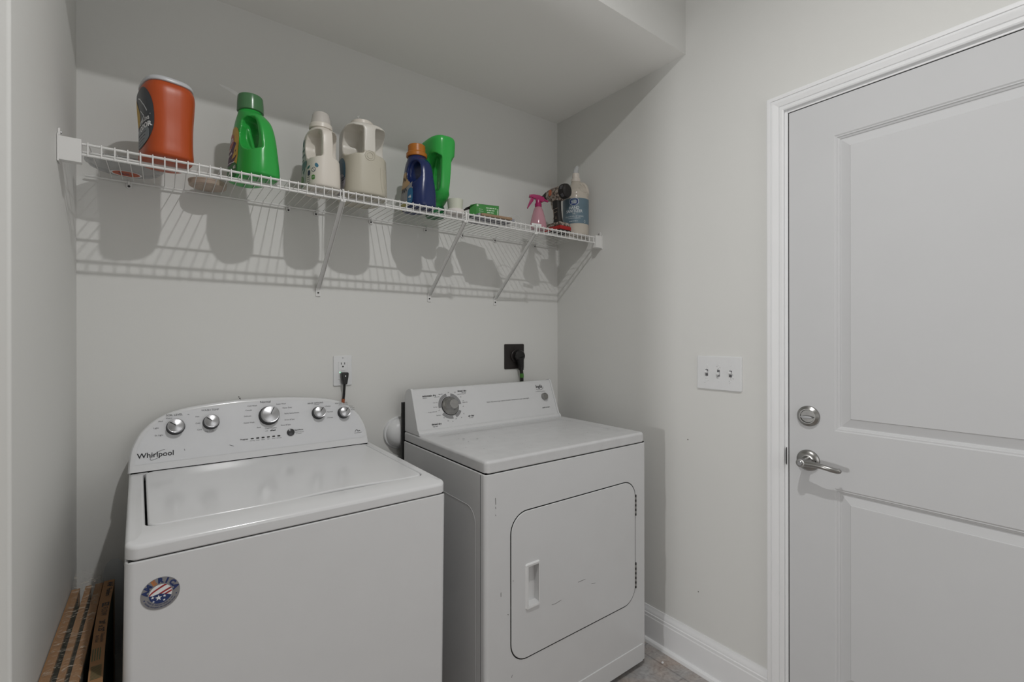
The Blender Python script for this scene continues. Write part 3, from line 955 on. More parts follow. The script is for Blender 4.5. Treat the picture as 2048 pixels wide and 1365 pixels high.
MB().box((KX0 + 0.004, -0.198, 0.9035), (KX1 - 0.004, -0.08, 0.9095)).build('console_seam', GAP, dry)
MB().box((DX0 - 0.004, -0.066, 0.70), (DX1 + 0.003, -0.058, 1.020), 0.001).build('rear_panel', DARKMETAL, dry, label='dark rear metal panel')
K0 = Vector((0, -0.1325, 1.070)); K1 = Vector((0, -0.188, 0.929))
kdir = (K0 - K1).normalized()
knor = Vector((0, -kdir.z, kdir.y)).normalized()
if knor.y > 0: knor = -knor
def kp(u, v, w=0.0):
    p = Vector((u, K1.y, K1.z)) + kdir * v + knor * w
    return (p.x, p.y, p.z)
pk = lambda u, v: kp(u, v, 0.0007)
TK = (1.1235, 0.079)
mb = MB(); mg = MB(); ms = MB()
def arcband(m, cu, cv, r0, r1, a0, a1, e=0.0005):
    n = max(4, int(abs(a1 - a0) / 6))
    vs = []
    for i in range(n + 1):
        t = R(a0 + (a1 - a0) * i / n)
        vs += [kp(cu + r0 * math.cos(t), cv + r0 * math.sin(t), e), kp(cu + r1 * math.cos(t), cv + r1 * math.sin(t), e)]
    m.add(vs, [(2 * i, 2 * i + 1, 2 * i + 3, 2 * i + 2) for i in range(n)])
for a0, a1 in ((100, 185), (5, 78), (216, 276), (292, 332)):
    arcband(ms, TK[0], TK[1], 0.0405, 0.0525, a0, a1)
ms.build('dial_scale', mat('scale_grey', (0.24, 0.24, 0.245, 1), 0.5), dry, angle=None, label='grey printed dial arcs')
for s, u, v, al in (('automatic dry', 1.010, 0.1275, 'LEFT'), ('timed dry', 1.190, 0.137, 'CENTER'), ('timed dry', 1.030, 0.013, 'LEFT'), ('air dry', 1.197, 0.030, 'LEFT')):
    text(mb, s, 0.0105, pk, (u, v), align=al, bold=0.0003)
for s, u, v, al, z in (('cottons', 1.010, 0.1195, 'LEFT', 0.006), ('high heat', 1.197, 0.130, 'CENTER', 0.006), ('high heat', 1.032, 0.0045, 'LEFT', 0.006), ('no heat', 1.200, 0.0225, 'LEFT', 0.006),
                       ('less dry', 1.100, 0.130, 'RIGHT', 0.0062), ('more dry', 1.083, 0.1205, 'RIGHT', 0.0062), ('very dry', 1.070, 0.098, 'RIGHT', 0.0062), ('normal', 1.066, 0.080, 'RIGHT', 0.0062), ('energy preferred', 1.060, 0.062, 'RIGHT', 0.0055),
                       ('fluff dry', 1.075, 0.046, 'RIGHT', 0.0062), ('off', 1.126, 0.1345, 'CENTER', 0.006), ('off', 1.074, 0.066, 'RIGHT', 0.006), ('off', 1.179, 0.072, 'LEFT', 0.006), ('off', 1.139, 0.025, 'CENTER', 0.006), ('damp dry', 1.182, 0.0885, 'LEFT', 0.0062), ('permanent press', 1.166, 0.124, 'LEFT', 0.0058),
                       ('80', 1.157, 0.133, 'CENTER', 0.006), ('60', 1.179, 0.112, 'CENTER', 0.006), ('40', 1.187, 0.095, 'CENTER', 0.006), ('40', 1.087, 0.034, 'CENTER', 0.006), ('20', 1.102, 0.020, 'CENTER', 0.006), ('10', 1.122, 0.016, 'CENTER', 0.006), ('30', 1.164, 0.027, 'CENTER', 0.006), ('15', 1.178, 0.042, 'CENTER', 0.006)):
    text(mg, s, z, pk, (u, v), align=al)
text(mg, 'heavy duty extra large capacity 6 cycles 4 temperature super quiet signal', 0.0078, pk, (1.414, 0.0795))
ml = MB()
text(ml, 'Inglis', 0.021, pk, (1.6015, 0.129), bold=0.0005, italic=0.1, sx=0.95)
band(ml, pk, [(1.582, 0.1155), (1.598, 0.1125), (1.612, 0.1135), (1.622, 0.118), (1.627, 0.126)], 0.0016)
ml.build('brand_logo', INK, dry, angle=None, label='bold black brand lettering with an underline')
text(mg, 'by Whirlpool Corporation', 0.0052, pk, (1.604, 0.1055))
text(mb, 'push to start', 0.0085, pk, (1.6145, 0.029), bold=0.0001)
mb.build('lettering', INK, dry, angle=None, label='black printed lettering on the dryer console')
mg.build('lettering', GREYINK, dry, angle=None, label='fine grey lettering on the dryer console')
kb = MB().lathe([(0.0365, 0), (0.0370, 0.003), (0.0345, 0.0065), (0.030, 0.009), (0.0255, 0.013), (0.0215, 0.022), (0.0200, 0.034), (0.0185, 0.0355), (0.0, 0.036)], kp(TK[0], TK[1], 0.0005), knor, n=48).build('timer_knob', NICKEL, dry, label='stepped brushed metal timer knob')
disc(mb := MB(), lambda u, v: kp(u, v, 0.0085), TK[0], TK[1] + 0.0325, 0.0016, 0.0022, rings=1, n=10)
mb.build('index_mark', INK, kb, angle=None)
arcband(mr := MB(), TK[0], TK[1], 0.0360, 0.0392, 0, 360, 0.0009)
mr.build('dial_ring', INK, kb, angle=None)
MB().lathe([(0.0165, 0), (0.0165, 0.004), (0.0155, 0.012), (0.0135, 0.014), (0.012, 0.0125), (0.0, 0.0125)], kp(1.618, 0.079, 0.0005), knor, n=32).build('start_button', NICKEL, dry, label='round silver start button')

# ------------------------------------------------------------------ things on the back wall
duct = thing('vent_duct', 'round white plastic vent duct between the washer and dryer', 'vent duct', (0.972, 0, 0.890))
MB().lathe([(0.0655, 0), (0.0655, 0.006), (0.063, 0.010), (0.057, 0.011)], axis=(0, -1, 0), n=48).build('flange', PLATEW, duct)
MB().lathe([(0.0575, 0.008), (0.0565, 0.018), (0.052, 0.030), (0.044, 0.040), (0.030, 0.047), (0.0, 0.050)], axis=(0, -1, 0), n=48).build('dome', PLATEW, duct)

out = thing('electrical_outlet', 'white outlet plate above the washer with a black plug in it', 'electrical outlet', (0.7465, 0, 1.152))
def op(u, v, w=0.0): return (u, -w, v)
MB().prism(rrect(-0.0345, 0.0345, -0.057, 0.057, 0.0045, 4), lambda u, v, w: op(u, v, w), 0.0055, 0.0025, 3, both=False).build('cover_plate', PLATEW, out)
MB().prism(rrect(-0.0165, 0.0165, -0.0335, 0.0335, 0.001), lambda u, v, w: op(u, v, 0.004 + w), 0.0032, 0.0008, 1, both=False).build('receptacle', PLATEW, out)
mb = MB()
for u in (-0.0063, 0.0063):
    shape(mb, [(u - 0.0012, 0.023), (u + 0.0012, 0.023), (u + 0.0012, 0.031), (u - 0.0012, 0.031)], lambda a, b: op(a, b, 0.0075))
disc(mb, lambda a, b: op(a, b, 0.0075), 0, 0.0155, 0.003, 0.003, rings=1, n=14)
mb.build('socket_slots', BLACKP, out, angle=None)
mb = MB()
for v in (0.0035, -0.0035):
    MB().box((-0.0075, -0.0088, v - 0.0024), (0.0075, -0.007, v + 0.0024), 0.0006).build('test_button', PLATEW, out)
disc(mb := MB(), lambda a, b: op(a, b, 0.0075), -0.0115, -0.006, 0.0014, 0.0014, rings=1, n=10)
mb.build('indicator_light', mat('green_led', (0.2, 0.8, 0.4, 1), 0.4, emit=((0.25, 1.0, 0.5, 1), 3.0)), out, angle=None, label='small glowing green light')
disc(mb := MB(), lambda a, b: op(a, b, 0.0057), 0.0, 0.0480, 0.0026, 0.0016, rings=1, n=10)
mb.build('screw', GREYINK, out, angle=None)

cord = thing('power_cord', 'black cord and plug running down behind the washer', 'power cord', (0.7465, -0.0075, 1.135))
mb = MB()
mb.prism([(-0.0135, 0.006), (-0.0115, 0.011), (0.0115, 0.011), (0.0135, 0.006), (0.0125, -0.006), (0.0085, -0.030), (0.0065, -0.034), (-0.0065, -0.034), (-0.0085, -0.030), (-0.0125, -0.006)], lambda u, v, w: (u + 0.002, -w, v), 0.024, 0.004, 2)
plug = mb.build('plug', BLACKP, cord)
mb = MB()
shape(mb, [(0.001, 0.0), (0.004, 0.0), (0.0035, -0.006), (0.0005, -0.004)], lambda u, v: (u, -0.0243, v))
mb.build('plug_mark', WHT, plug, angle=None)
mb = MB()
mb.tube([(0.0015, -0.014, -0.030), (0.001, -0.013, -0.045), (0.0, -0.011, -0.075), (-0.003, -0.009, -0.105), (-0.007, -0.008, -0.20), (-0.012, -0.008, -0.35)], 0.0046, 10)
mb.build('cable', BLACKP, cord)
mb = MB()
mb.tube([(-0.0015, -0.0098, -0.0885), (-0.0035, -0.009, -0.110)], 0.0058, 10)
mb.build('cord_band', mat('orange_band', (0.36, 0.10, 0.04, 1), 0.6), cord, label='orange band on the cord')

do = thing('dryer_outlet', 'square dark brown dryer outlet plate on the back wall', 'electrical outlet', (1.563, 0, 1.186))
MB().prism(rrect(-0.0585, 0.0585, -0.060, 0.060, 0.005, 4), lambda u, v, w: op(u, v, w), 0.006, 0.003, 3, both=False).build('cover_plate', BROWNP, do)
MB().lathe([(0.031, 0.005), (0.031, 0.012), (0.028, 0.014), (0, 0.014)], (0.006, 0, 0.002), (0, -1, 0), n=32).build('receptacle', BROWNP, do)
mb = MB()
for v in (-0.048, 0.048):
    MB().lathe([(0.003, 0.006), (0.0025, 0.0072), (0, 0.0074)], (0, 0, v), (0, -1, 0), n=12).build('screw', BROWNP, do)
dc = thing('power_cord', 'thick black dryer cord with green tape and round angled plug', 'power cord', (1.577, -0.014, 1.188))
mb = MB()
mb.lathe([(0.029, 0), (0.030, 0.006), (0.029, 0.018), (0.024, 0.024), (0.0, 0.026)], axis=(0, -1, 0), n=32)
mb.tube([(0.0, -0.013, -0.008), (0.004, -0.014, -0.030), (0.007, -0.0145, -0.050), (0.008, -0.014, -0.066)], [0.022, 0.017, 0.0125, 0.0115], 14)
for k in range(3):
    mb.lathe([(0.0135, 0), (0.0135, 0.003)], (0.0072 + 0.0003 * k, -0.0145, -0.052 - 0.006 * k), (0, 0, -1), n=14)
pg = mb.build('plug', BLACKP, dc)
mb = MB()
mb.tube([(0.008, -0.014, -0.060), (0.011, -0.014, -0.080), (0.0125, -0.014, -0.12), (0.013, -0.015, -0.20), (0.012, -0.016, -0.34)], 0.0088, 12)
mb.build('cable', BLACKP, dc)
mb = MB()
mb.tube([(0.0115, -0.014, -0.084), (0.0125, -0.014, -0.104)], 0.0096, 12)
mb.build('tape_band', mat('green_tape', (0.06, 0.20, 0.03, 1), 0.5), dc, label='bright green tape band')

# ------------------------------------------------------------------ wire shelf
SZ = 1.749                      # top of the wires
SF = -0.300                     # front rail
sh = thing('wire_shelf', 'white ventilated wire shelf spanning the alcove', 'wire shelf', (0, 0, 0))
XL, XR = 0.020, W - 0.022
zr = SZ - 0.0036 - 0.003
for nm, y, z, r_ in (('front_rail', SF, zr, 0.0032), ('lip_rail', SF - 0.0005, zr - 0.0255, 0.0032), ('middle_rail', -0.236, zr, 0.0030), ('back_rail', -0.013, zr, 0.0030)):
    MB().tube([(XL + (0.0 if nm != 'back_rail' else 0.0), y, z), (XR, y, z)], r_, 10).build(nm, WIREW, sh)
NW = 71
for k in range(NW):
    x = 0.0535 + k * 0.02485
    MB().tube([(x, -0.008, SZ - 0.0018), (x, SF + 0.004, SZ - 0.0018), (x, SF - 0.0020, SZ - 0.0022), (x, SF - 0.0040, SZ - 0.006), (x, SF - 0.0042, zr - 0.0285)], [0.0012, 0.0012, 0.0015, 0.0017, 0.0017], 6).build('cross_wire', WIREW, sh)
for x0, x1 in ((0.0, 1), (W, -1)):
    mb = MB()
    s = x1
    lo, hi = sorted((x0 + s * 0.0005, x0 + s * 0.004))
    mb.box((lo, SF - 0.014, zr - 0.052), (hi, SF + 0.018, zr + 0.012), 0.0012)
    lo, hi = sorted((x0 + s * 0.0005, x0 + s * 0.005))
    mb.prism(rrect(SF - 0.004, SF + 0.016, zr + 0.006, zr + 0.030, [0.001, 0.001, 0.009, 0.009]), lambda u, v, w: (lo + w, u, v), hi - lo, 0.001)
    lo, hi = sorted((x0 + s * 0.003, x0 + s * 0.043))
    mb.box((lo, SF - 0.0115, zr - 0.048), (hi, SF + 0.010, zr + 0.008), 0.0015)
    br_ = mb.build('end_bracket', WIREW, sh)
    MB().lathe([(0.0035, 0), (0.003, 0.002), (0, 0.0024)], (x0 + s * 0.0048, SF + 0.006, zr + 0.020), (s, 0, 0), n=12).build('screw', CHROME, br_)
for x in (0.658, 1.110, 1.4505):
    mb = MB()
    a = Vector((x, SF + 0.004, zr - 0.030)); b = Vector((x, -0.006, 1.462))
    d = (b - a).normalized(); nn = d.cross(Vector((1, 0, 0)))
    hw = 0.0075
    sec = [(-hw, 0.0), (-hw, 0.006), (-hw + 0.0015, 0.006), (-hw + 0.0015, 0.0015), (hw - 0.0015, 0.0015), (hw - 0.0015, 0.006), (hw, 0.006), (hw, 0.0)]
    L = (b - a).length
    mb.prism(sec, lambda u, v, w: tuple(a + Vector((1, 0, 0)) * u + nn * (v if nn.z < 0 else -v) + d * w), L)
    mb.box((x - hw, SF - 0.008, zr - 0.034), (x + hw, SF + 0.010, zr - 0.026), 0.001)
    mb.tube([(x, SF - 0.007, zr - 0.030), (x, SF - 0.009, zr - 0.012), (x, SF - 0.006, zr + 0.004), (x, SF + 0.004, zr + 0.006)], 0.003, 8)
    mb.prism(rrect(x - 0.0085, x + 0.0085, 1.430, 1.468, 0.002), lambda u, v, w: (u, -w, v), 0.004, 0.001)
    bb = mb.build('support_brace', WIREW, sh, angle=25)
    MB().lathe([(0.0032, 0), (0.0030, 0.002), (0, 0.0026)], (x, -0.004, 1.443), (0, -1, 0), n=12).build('screw', DARKMETAL, bb)
for x in (0.117, 0.557, 0.650, 0.856, 1.093, 1.272, 1.448, 1.690):
    mb = MB()
    mb.prism(rrect(x - 0.0075, x + 0.0075, zr - 0.018, zr + 0.004, [0.007, 0.007, 0.002, 0.002]), lambda u, v, w: (u, -w, v), 0.006, 0.001)
    mb.tube([(x, -0.006, zr - 0.004), (x, -0.016, zr - 0.005), (x, -0.0185, zr), (x, -0.015, zr + 0.005)], 0.0026, 8)
    cl = mb.build('wall_clip', WIREW, sh)
    MB().lathe([(0.0034, 0), (0.0030, 0.0016), (0, 0.002)], (x, -0.006, zr - 0.011), (0, -1, 0), n=10).build('screw', DARKMETAL, cl)

# ------------------------------------------------------------------ bottles and things on the shelf
def ellipsoid(c, r, n=20, m=28):
    mb = MB()
    prof = [(math.sin(math.pi * i / n), -math.cos(math.pi * i / n)) for i in range(n + 1)]
    t = MB().lathe(prof, n=m)
    mb.add([(c[0] + v[0] * r[0], c[1] + v[1] * r[1], c[2] + v[2] * r[2]) for v in t.v], t.f)
    return mb
def slot(path, r, n=20):
    """cutter: bar along local y with the stretched outline of a path in the xz plane"""
    return MB().tube(path, r, n)
def hole(poly, y0=-0.15, y1=0.15):
    return MB().prism(poly, lambda u, v, w: (u, y0 + w, v), y1 - y0)
def oval(cx, cz, a, b, ang=0, n=28, p=2.0):
    out = []
    for k in range(n):
        t = 2 * math.pi * k / n
        c, s = math.cos(t), math.sin(t)
        x, y = a * math.copysign(abs(c) ** (2 / p), c), b * math.copysign(abs(s) ** (2 / p), s)
        out.append((cx + x * math.cos(R(ang)) - y * math.sin(R(ang)), cz + x * math.sin(R(ang)) + y * math.cos(R(ang))))
    return out
def slide(place, du, dv=0.0):
    return lambda u, v, e=0.0: place(u + du, v + dv, e)
def handle(hole_poly, c, a, b, post, ang=0, post2=None):
    o = oval(c[0], c[1], a, b, ang)
    return [hole(hole_poly), hole(o, post, 0.15), hole(o, -0.15, -(post2 or post))]
def side(me):   # label side is local +y
    return wrap(me, (0, -1, 0), lambda u, v: (-u, 0, v))     # u to the right as read from that side

def trim(o, body, far=0.0045):
    bvh = BVHTree.FromPolygons([v.co[:] for v in body.vertices], [tuple(p.vertices) for p in body.polygons])
    b = bmesh.new()
    b.from_mesh(o.data)
    bad = [v for v in b.verts if bvh.find_nearest(v.co)[3] > far]
    bmesh.ops.delete(b, geom=bad, context='VERTS')
    b.to_mesh(o.data)
    b.free()
    return o

# bottle frames: local -x is the handle edge (turned to the room), local +y the label side (turned left)
def bottle_root(name, label, cat, x, y, yaw=0.0, group='bottles on the wire shelf'):
    return thing(name, label, cat, (x, y, SZ + 0.0006), (0, 0, R(90 + yaw)), group)

# --- orange laundry tub
t = bottle_root('laundry_pod_tub', 'orange tub with a grey lid and dark label at the left end', 'laundry tub', 0.206, -0.224, 12)
t.scale = (1.06, 1.05, 0.855)
ORANGE = mat('orange_plastic', (0.43, 0.066, 0.011, 1), 0.36, sss=0.0)
vs, fs = loft([(0, 0, 0, 0.066, 0.044, 3), (0.003, 0, 0, 0.074, 0.050, 3), (0.012, 0, 0, 0.078, 0.053, 3.2), (0.05, 0, 0, 0.077, 0.0515, 3.2), (0.11, 0, 0, 0.076, 0.052, 3.2), (0.17, 0, 0, 0.077, 0.055, 3.2), (0.205, 0, 0, 0.077, 0.056, 3.2), (0.224, 0, 0, 0.073, 0.053, 3.2), (0.234, 0, 0, 0.066, 0.047, 3.2)])
me = sculpt(MB().add(vs, fs), cut=[ellipsoid((0.012, -0.066, 0.150), (0.030, 0.022, 0.052)), ellipsoid((0.02, 0.178, 0.125), (0.075, 0.13, 0.17))], voxel=0.0026)
solid(me, 'body', ORANGE, t)
GREYLID = mat('pale_grey_lid', (0.52, 0.53, 0.55, 1), 0.3)
vs, fs = loft([(0.230, 0, 0, 0.070, 0.050, 3.0), (0.232, 0, 0, 0.0735, 0.0535, 3.0), (0.241, 0, 0, 0.0725, 0.0525, 3.0), (0.247, 0, 0, 0.066, 0.047, 3.0), (0.2485, 0, 0, 0.050, 0.034, 3.0)])
MB().add(vs, fs).build('lid', GREYLID, t, label='pale grey lid')
pl = side(me)
LBD = mat('label_charcoal', (0.045, 0.05, 0.058, 1), 0.4, noise=(30, 0.3, 4)); LBG = mat('label_grey', (0.20, 0.22, 0.235, 1), 0.4, noise=(60, 0.15, 3)); LBY = mat('label_yellow', (0.52, 0.33, 0.06, 1), 0.4)
mb = MB()
disc(mb, pl, 0.004, 0.124, 0.062, 0.090, 3, rings=10)
disc(mb, up(pl, 0.0005), 0.004, 0.068, 0.050, 0.030, 3, rings=6, mi=1)
for (u0, v0, u1, v1) in ((-0.005, 0.188, 0.026, 0.165), (0.026, 0.165, 0.048, 0.135), (-0.01, 0.155, 0.03, 0.125), (0.0, 0.112, 0.058, 0.124)):
    band(mb, up(pl, 0.0006), [(u0, v0), ((u0 + u1) / 2, (v0 + v1) / 2 + 0.004), (u1, v1)], 0.0035, 2)
disc(mb, up(pl, 0.0006), -0.030, 0.150, 0.012, 0.042, 2, rings=4, mi=3)
text(mb, 'ULTRA OXI', 0.013, up(pl, 0.0009), (0.022, 0.110), 5, bold=0.0004, mi=4)
text(mb, 'ODOR', 0.021, up(pl, 0.0009), (0.030, 0.092), 5, bold=0.0008, mi=4)
for k in range(4):
    dashes(mb, up(pl, 0.0009), 0.006, 0.076 - 0.010 * k, 0.066 - 0.006 * k, 0.004, 0, k)
mb.build('front_label', [LBD, LBG, GREYLID, LBY, WHT], t, label='dark label with grey and yellow print')

# --- clear dish lid lying at the left end
dl = thing('clear_lid', 'large clear plastic lid with an orange oval label at the left end', 'lid', (0.114, -0.108, SZ + 0.001))
CLEAR = film('clear_plastic', (0.42, 0.43, 0.43, 1), 0.5, 0.15)
MB().lathe([(0.0, 0.0), (0.074, 0.0), (0.078, 0.002), (0.082, 0.010), (0.087, 0.011), (0.087, 0.013), (0.080, 0.0125), (0.074, 0.003), (0.0, 0.002)], n=56).build('dish', CLEAR, dl)
ORL = mat('label_orange', (0.45, 0.07, 0.012, 1), 0.4)
mb = MB()
zf = lambda e: (lambda u, v: (u, v, -0.0004 - e))
disc(mb, zf(0), 0.0, 0.036, 0.036, 0.030, rings=2, mi=1)
disc(mb, zf(0.0003), 0.0, 0.036, 0.031, 0.025, rings=2, mi=0)
dashes(mb, lambda u, v: (u, -v + 0.072, -0.0011), 0, 0.038, 0.034, 0.010, 2, 4)
dashes(mb, lambda u, v: (u, -v + 0.072, -0.0011), 0, 0.027, 0.024, 0.005, 2, 5)
mb.build('oval_label', [ORL, WHT, BLUE], dl, angle=None, label='orange oval label with white rim')

# --- round beige lid
BEIGE = mat('beige_plastic', (0.46, 0.37, 0.30, 1), 0.45, noise=(40, 0.08, 3))
bl = thing('round_lid', 'round beige plastic lid lying behind the green bottle', 'lid', (0.312, -0.062, SZ + 0.001))
MB().lathe([(0.0, 0.0), (0.047, 0.0), (0.050, 0.002), (0.051, 0.012), (0.052, 0.013), (0.052, 0.017), (0.048, 0.0165), (0.046, 0.003), (0.0, 0.003)], n=48).build('disc', BEIGE, bl)
MB().lathe([(0.030, -0.0003), (0.033, -0.0003), (0.033, 0.0005), (0.030, 0.0005), (0.030, -0.0003)], n=48, close=False).build('moulded_ring', BEIGE, bl)

def handle_bottle(name, label, x, y, yaw, keys, holes, m, voxel=0.0024, smooth=6, adds=()):
    t = bottle_root(name, label, 'bottle', x, y, yaw)
    vs, fs = loft(keys)
    me = sculpt(MB().add(vs, fs), cut=holes, add=adds, voxel=voxel, smooth=smooth)
    solid(me, 'body', m, t)
    full = bpy.data.meshes.new('form')
    full.from_pydata(vs, [], fs)
    pl = side(full)
    bpy.data.meshes.remove(full)
    return t, me, pl

# --- green detergent bottle
GREEN = mat('green_plastic', (0.030, 0.36, 0.060, 1), 0.26)
keys = [(0, 0.0, 0, 0.072, 0.040, 2.8), (0.003, 0, 0, 0.083, 0.048, 2.8), (0.014, 0, 0, 0.088, 0.0525, 2.8), (0.06, 0, 0, 0.085, 0.050, 2.7), (0.12, 0, 0, 0.078, 0.045, 2.6), (0.165, 0.003, 0, 0.068, 0.040, 2.4), (0.190, 0.010, 0, 0.054, 0.036, 2.2), (0.203, 0.014, 0, 0.041, 0.034, 2.0), (0.210, 0.016, 0, 0.034, 0.033, 2.0), (0.218, 0.016, 0, 0.031, 0.031, 2.0)]
t, me, pl = handle_bottle('detergent_bottle', 'upright green detergent bottle with a green cap and yellow purple label', 0.420, -0.205, 23, keys,
                          handle([(-0.054, 0.100), (-0.042, 0.086), (-0.028, 0.094), (-0.010, 0.135), (-0.002, 0.165), (-0.004, 0.178), (-0.020, 0.186), (-0.040, 0.174), (-0.050, 0.150), (-0.056, 0.125)], (-0.052, 0.134), 0.052, 0.056, 0.019, -8, 0.033), GREEN)
GCAP = mat('green_clear_cap', (0.075, 0.20, 0.085, 1), 0.22, alpha=0.9)
MB().lathe([(0.0335, 0.214), (0.0365, 0.216), (0.0360, 0.240), (0.0345, 0.259), (0.0325, 0.2625), (0.024, 0.263), (0.0225, 0.259), (0.0, 0.259)], (0.016, 0, 0), n=48).build('cap', GCAP, t, label='dull green measuring cap')
pl = slide(pl, -0.038, -0.004)
PURP = mat('label_purple', (0.075, 0.028, 0.085, 1), 0.45, noise=(60, 0.4, 3)); PINK = mat('label_pink', (0.48, 0.16, 0.12, 1), 0.45); LGRN = mat('label_green', (0.03, 0.16, 0.04, 1), 0.45); GOLD = mat('label_gold', (0.56, 0.38, 0.06, 1), 0.45)
mb = MB()
disc(mb, pl, -0.002, 0.088, 0.044, 0.076, 3.0, rings=10, mi=3)
disc(mb, up(pl, 0.0004), -0.002, 0.030, 0.044, 0.024, 3, rings=6, mi=2)
disc(mb, up(pl, 0.0006), -0.002, 0.082, 0.042, 0.036, 2, rings=6, mi=0, ang=20)
disc(mb, up(pl, 0.0008), -0.014, 0.118, 0.030, 0.026, 2, rings=5, mi=1, ang=25)
for k, (u, v) in enumerate(((0.018, 0.085), (0.022, 0.068), (0.010, 0.062))):
    shape(mb, [(u, v), (u + 0.016, v + 0.030), (u + 0.020, v + 0.006)], up(pl, 0.001), 3)
text(mb, 'Gain', 0.028, up(pl, 0.0013), (-0.014, 0.118), 18, bold=0.0008, mi=4)
text(mb, 'odor', 0.016, up(pl, 0.0013), (-0.012, 0.092), 18, bold=0.0003, mi=4)
text(mb, 'defense', 0.013, up(pl, 0.0013), (-0.008, 0.077), 18, bold=0.0003, mi=4)
dashes(mb, up(pl, 0.0013), 0.006, 0.052, 0.050, 0.005, 4, 15)
text(mb, '65', 0.013, up(pl, 0.0013), (0.030, 0.036), 0, bold=0.0003, mi=4)
trim(mb.build('front_label', [PURP, PINK, LGRN, GOLD, WHT], t, label='yellow, pink and purple printed label'), me)

# --- white bottle
CREAM = mat('cream_plastic', (0.66, 0.615, 0.55, 1), 0.34, sss=0.0)
keys = [(0, 0, 0, 0.066, 0.042, 2.8), (0.003, 0, 0, 0.073, 0.049, 2.8), (0.012, 0, 0, 0.077, 0.0525, 2.8), (0.06, 0, 0, 0.076, 0.052, 2.8), (0.10, 0, 0, 0.075, 0.050, 2.7), (0.15, 0, 0, 0.073, 0.049, 2.8), (0.180, 0, 0, 0.067, 0.0455, 2.7), (0.193, 0.0, 0, 0.052, 0.039, 2.3), (0.200, 0.0, 0, 0.036, 0.0335, 2.0), (0.207, 0, 0, 0.032, 0.032, 2.0)]
t, me, pl = handle_bottle('laundry_soap_bottle', 'slim cream bottle with a clear dome cap beside the big jug', 0.614, -0.214, 2, keys,
                          handle([(-0.050, 0.104), (-0.036, 0.092), (-0.020, 0.098), (-0.006, 0.125), (-0.004, 0.155), (-0.012, 0.176), (-0.030, 0.182), (-0.046, 0.172), (-0.052, 0.140)], (-0.050, 0.140), 0.050, 0.046, 0.016), CREAM)
pl = slide(pl, -0.04, -0.004)
DOME = mat('milky_clear_plastic', (0.62, 0.585, 0.54, 1), 0.25, alpha=0.82)
MB().lathe([(0.0335, 0.204), (0.0365, 0.206), (0.0350, 0.219), (0.0325, 0.222)], n=40).build('cap_collar', CREAM, t)
MB().lathe([(0.0318, 0.220), (0.0290, 0.236), (0.0262, 0.252), (0.0225, 0.259), (0.0150, 0.263), (0.0, 0.264)], n=40).build('dome_cap', DOME, t, label='milky clear dome cap')
TEAL = mat('label_teal', (0.035, 0.17, 0.15, 1), 0.5); LEAF = mat('label_leaf_green', (0.10, 0.24, 0.06, 1), 0.5); PALE = mat('label_pale', (0.48, 0.53, 0.50, 1), 0.5); NAVY = mat('label_navy', (0.02, 0.035, 0.08, 1), 0.5)
mb = MB()
disc(mb, pl, 0.020, 0.094, 0.044, 0.076, 4, rings=10, mi=2)
disc(mb, up(pl, 0.0005), 0.022, 0.160, 0.008, 0.012, 2, rings=3, mi=0)
dashes(mb, up(pl, 0.0008), 0.020, 0.135, 0.058, 0.009, 0, 2)
dashes(mb, up(pl, 0.0008), 0.020, 0.118, 0.052, 0.010, 0, 3)
dashes(mb, up(pl, 0.0008), 0.018, 0.103, 0.044, 0.006, 0, 6)
disc(mb, up(pl, 0.0005), 0.020, 0.084, 0.044, 0.012, 4, rings=3, mi=0)
for (u, v, a, b, an, k) in ((0.044, 0.066, 0.008, 0.005, 30, 0), (0.034, 0.061, 0.006, 0.004, -40, 0), (0.0, 0.062, 0.010, 0.005, 50, 1), (0.010, 0.036, 0.030, 0.018, 0, 1)):
    disc(mb, up(pl, 0.0006), u, v, a, b, 2, rings=3, mi=k, ang=an)
0 and text(mb, '53', 0.014, up(pl, 0.0009), (0.044, 0.030), 0, bold=0.0004, mi=3)
trim(mb.build('front_label', [TEAL, LEAF, PALE, NAVY], t, label='pale label with teal and green print'), me)
pn = wrap(me, (0.82, -0.57, 0), lambda u, v: (-0.05 - u * 0.57 * 0 + 0, 0, v) if False else (-u * 0.57 - 0.02, -u * 0.82 + 0.01, v))
mb = MB()
disc(mb, pn, -0.022, 0.064, 0.007, 0.004, 2, rings=3, mi=0, ang=30)
disc(mb, pn, 0.008, 0.066, 0.0075, 0.0052, 2, rings=3, mi=4, ang=-60)
disc(mb, pn, -0.020, 0.045, 0.0055, 0.0085, 3, rings=3, mi=3)
disc(mb, pn, -0.002, 0.053, 0.0072, 0.0072, 2, rings=3, mi=3)
disc(mb, up(pn, 0.0003), -0.002, 0.053, 0.0058, 0.0058, 2, rings=3, mi=5)
band(mb, up(pn, 0.0006), [(-0.0065, 0.0575), (0.0025, 0.0485)], 0.0016, 3)
disc(mb, pn, -0.003, 0.029, 0.0060, 0.0075, 3, rings=3, mi=1)
dashes(mb, up(pn, 0.0003), -0.021, 0.032, 0.012, 0.004, 3, 7)
dashes(mb, up(pn, 0.0006), -0.003, 0.029, 0.008, 0.003, 2, 8)
for k in range(3):
    dashes(mb, pn, -0.021, 0.025 - 0.006 * k, 0.013, 0.0026, 3, 11 + k)
mb.build('printed_icons', [TEAL, LEAF, PALE, NAVY, mat('icon_blue', (0.06, 0.18, 0.26, 1), 0.5), CREAM], t, label='small printed icons on the handle edge')
pr = wrap(me, (0.6, 0.8, 0), lambda u, v: (-0.01 + u * 0.8, -0.02 - u * 0.6, v))
mb = MB()
for k in range(9):
    band(mb, pr, [(-0.014 + (k % 2) * 0.003, 0.062 - 0.0052 * k), (0.022, 0.062 - 0.0052 * k)], 0.0011)
mb.build('fine_print', GREYINK, t, angle=None)

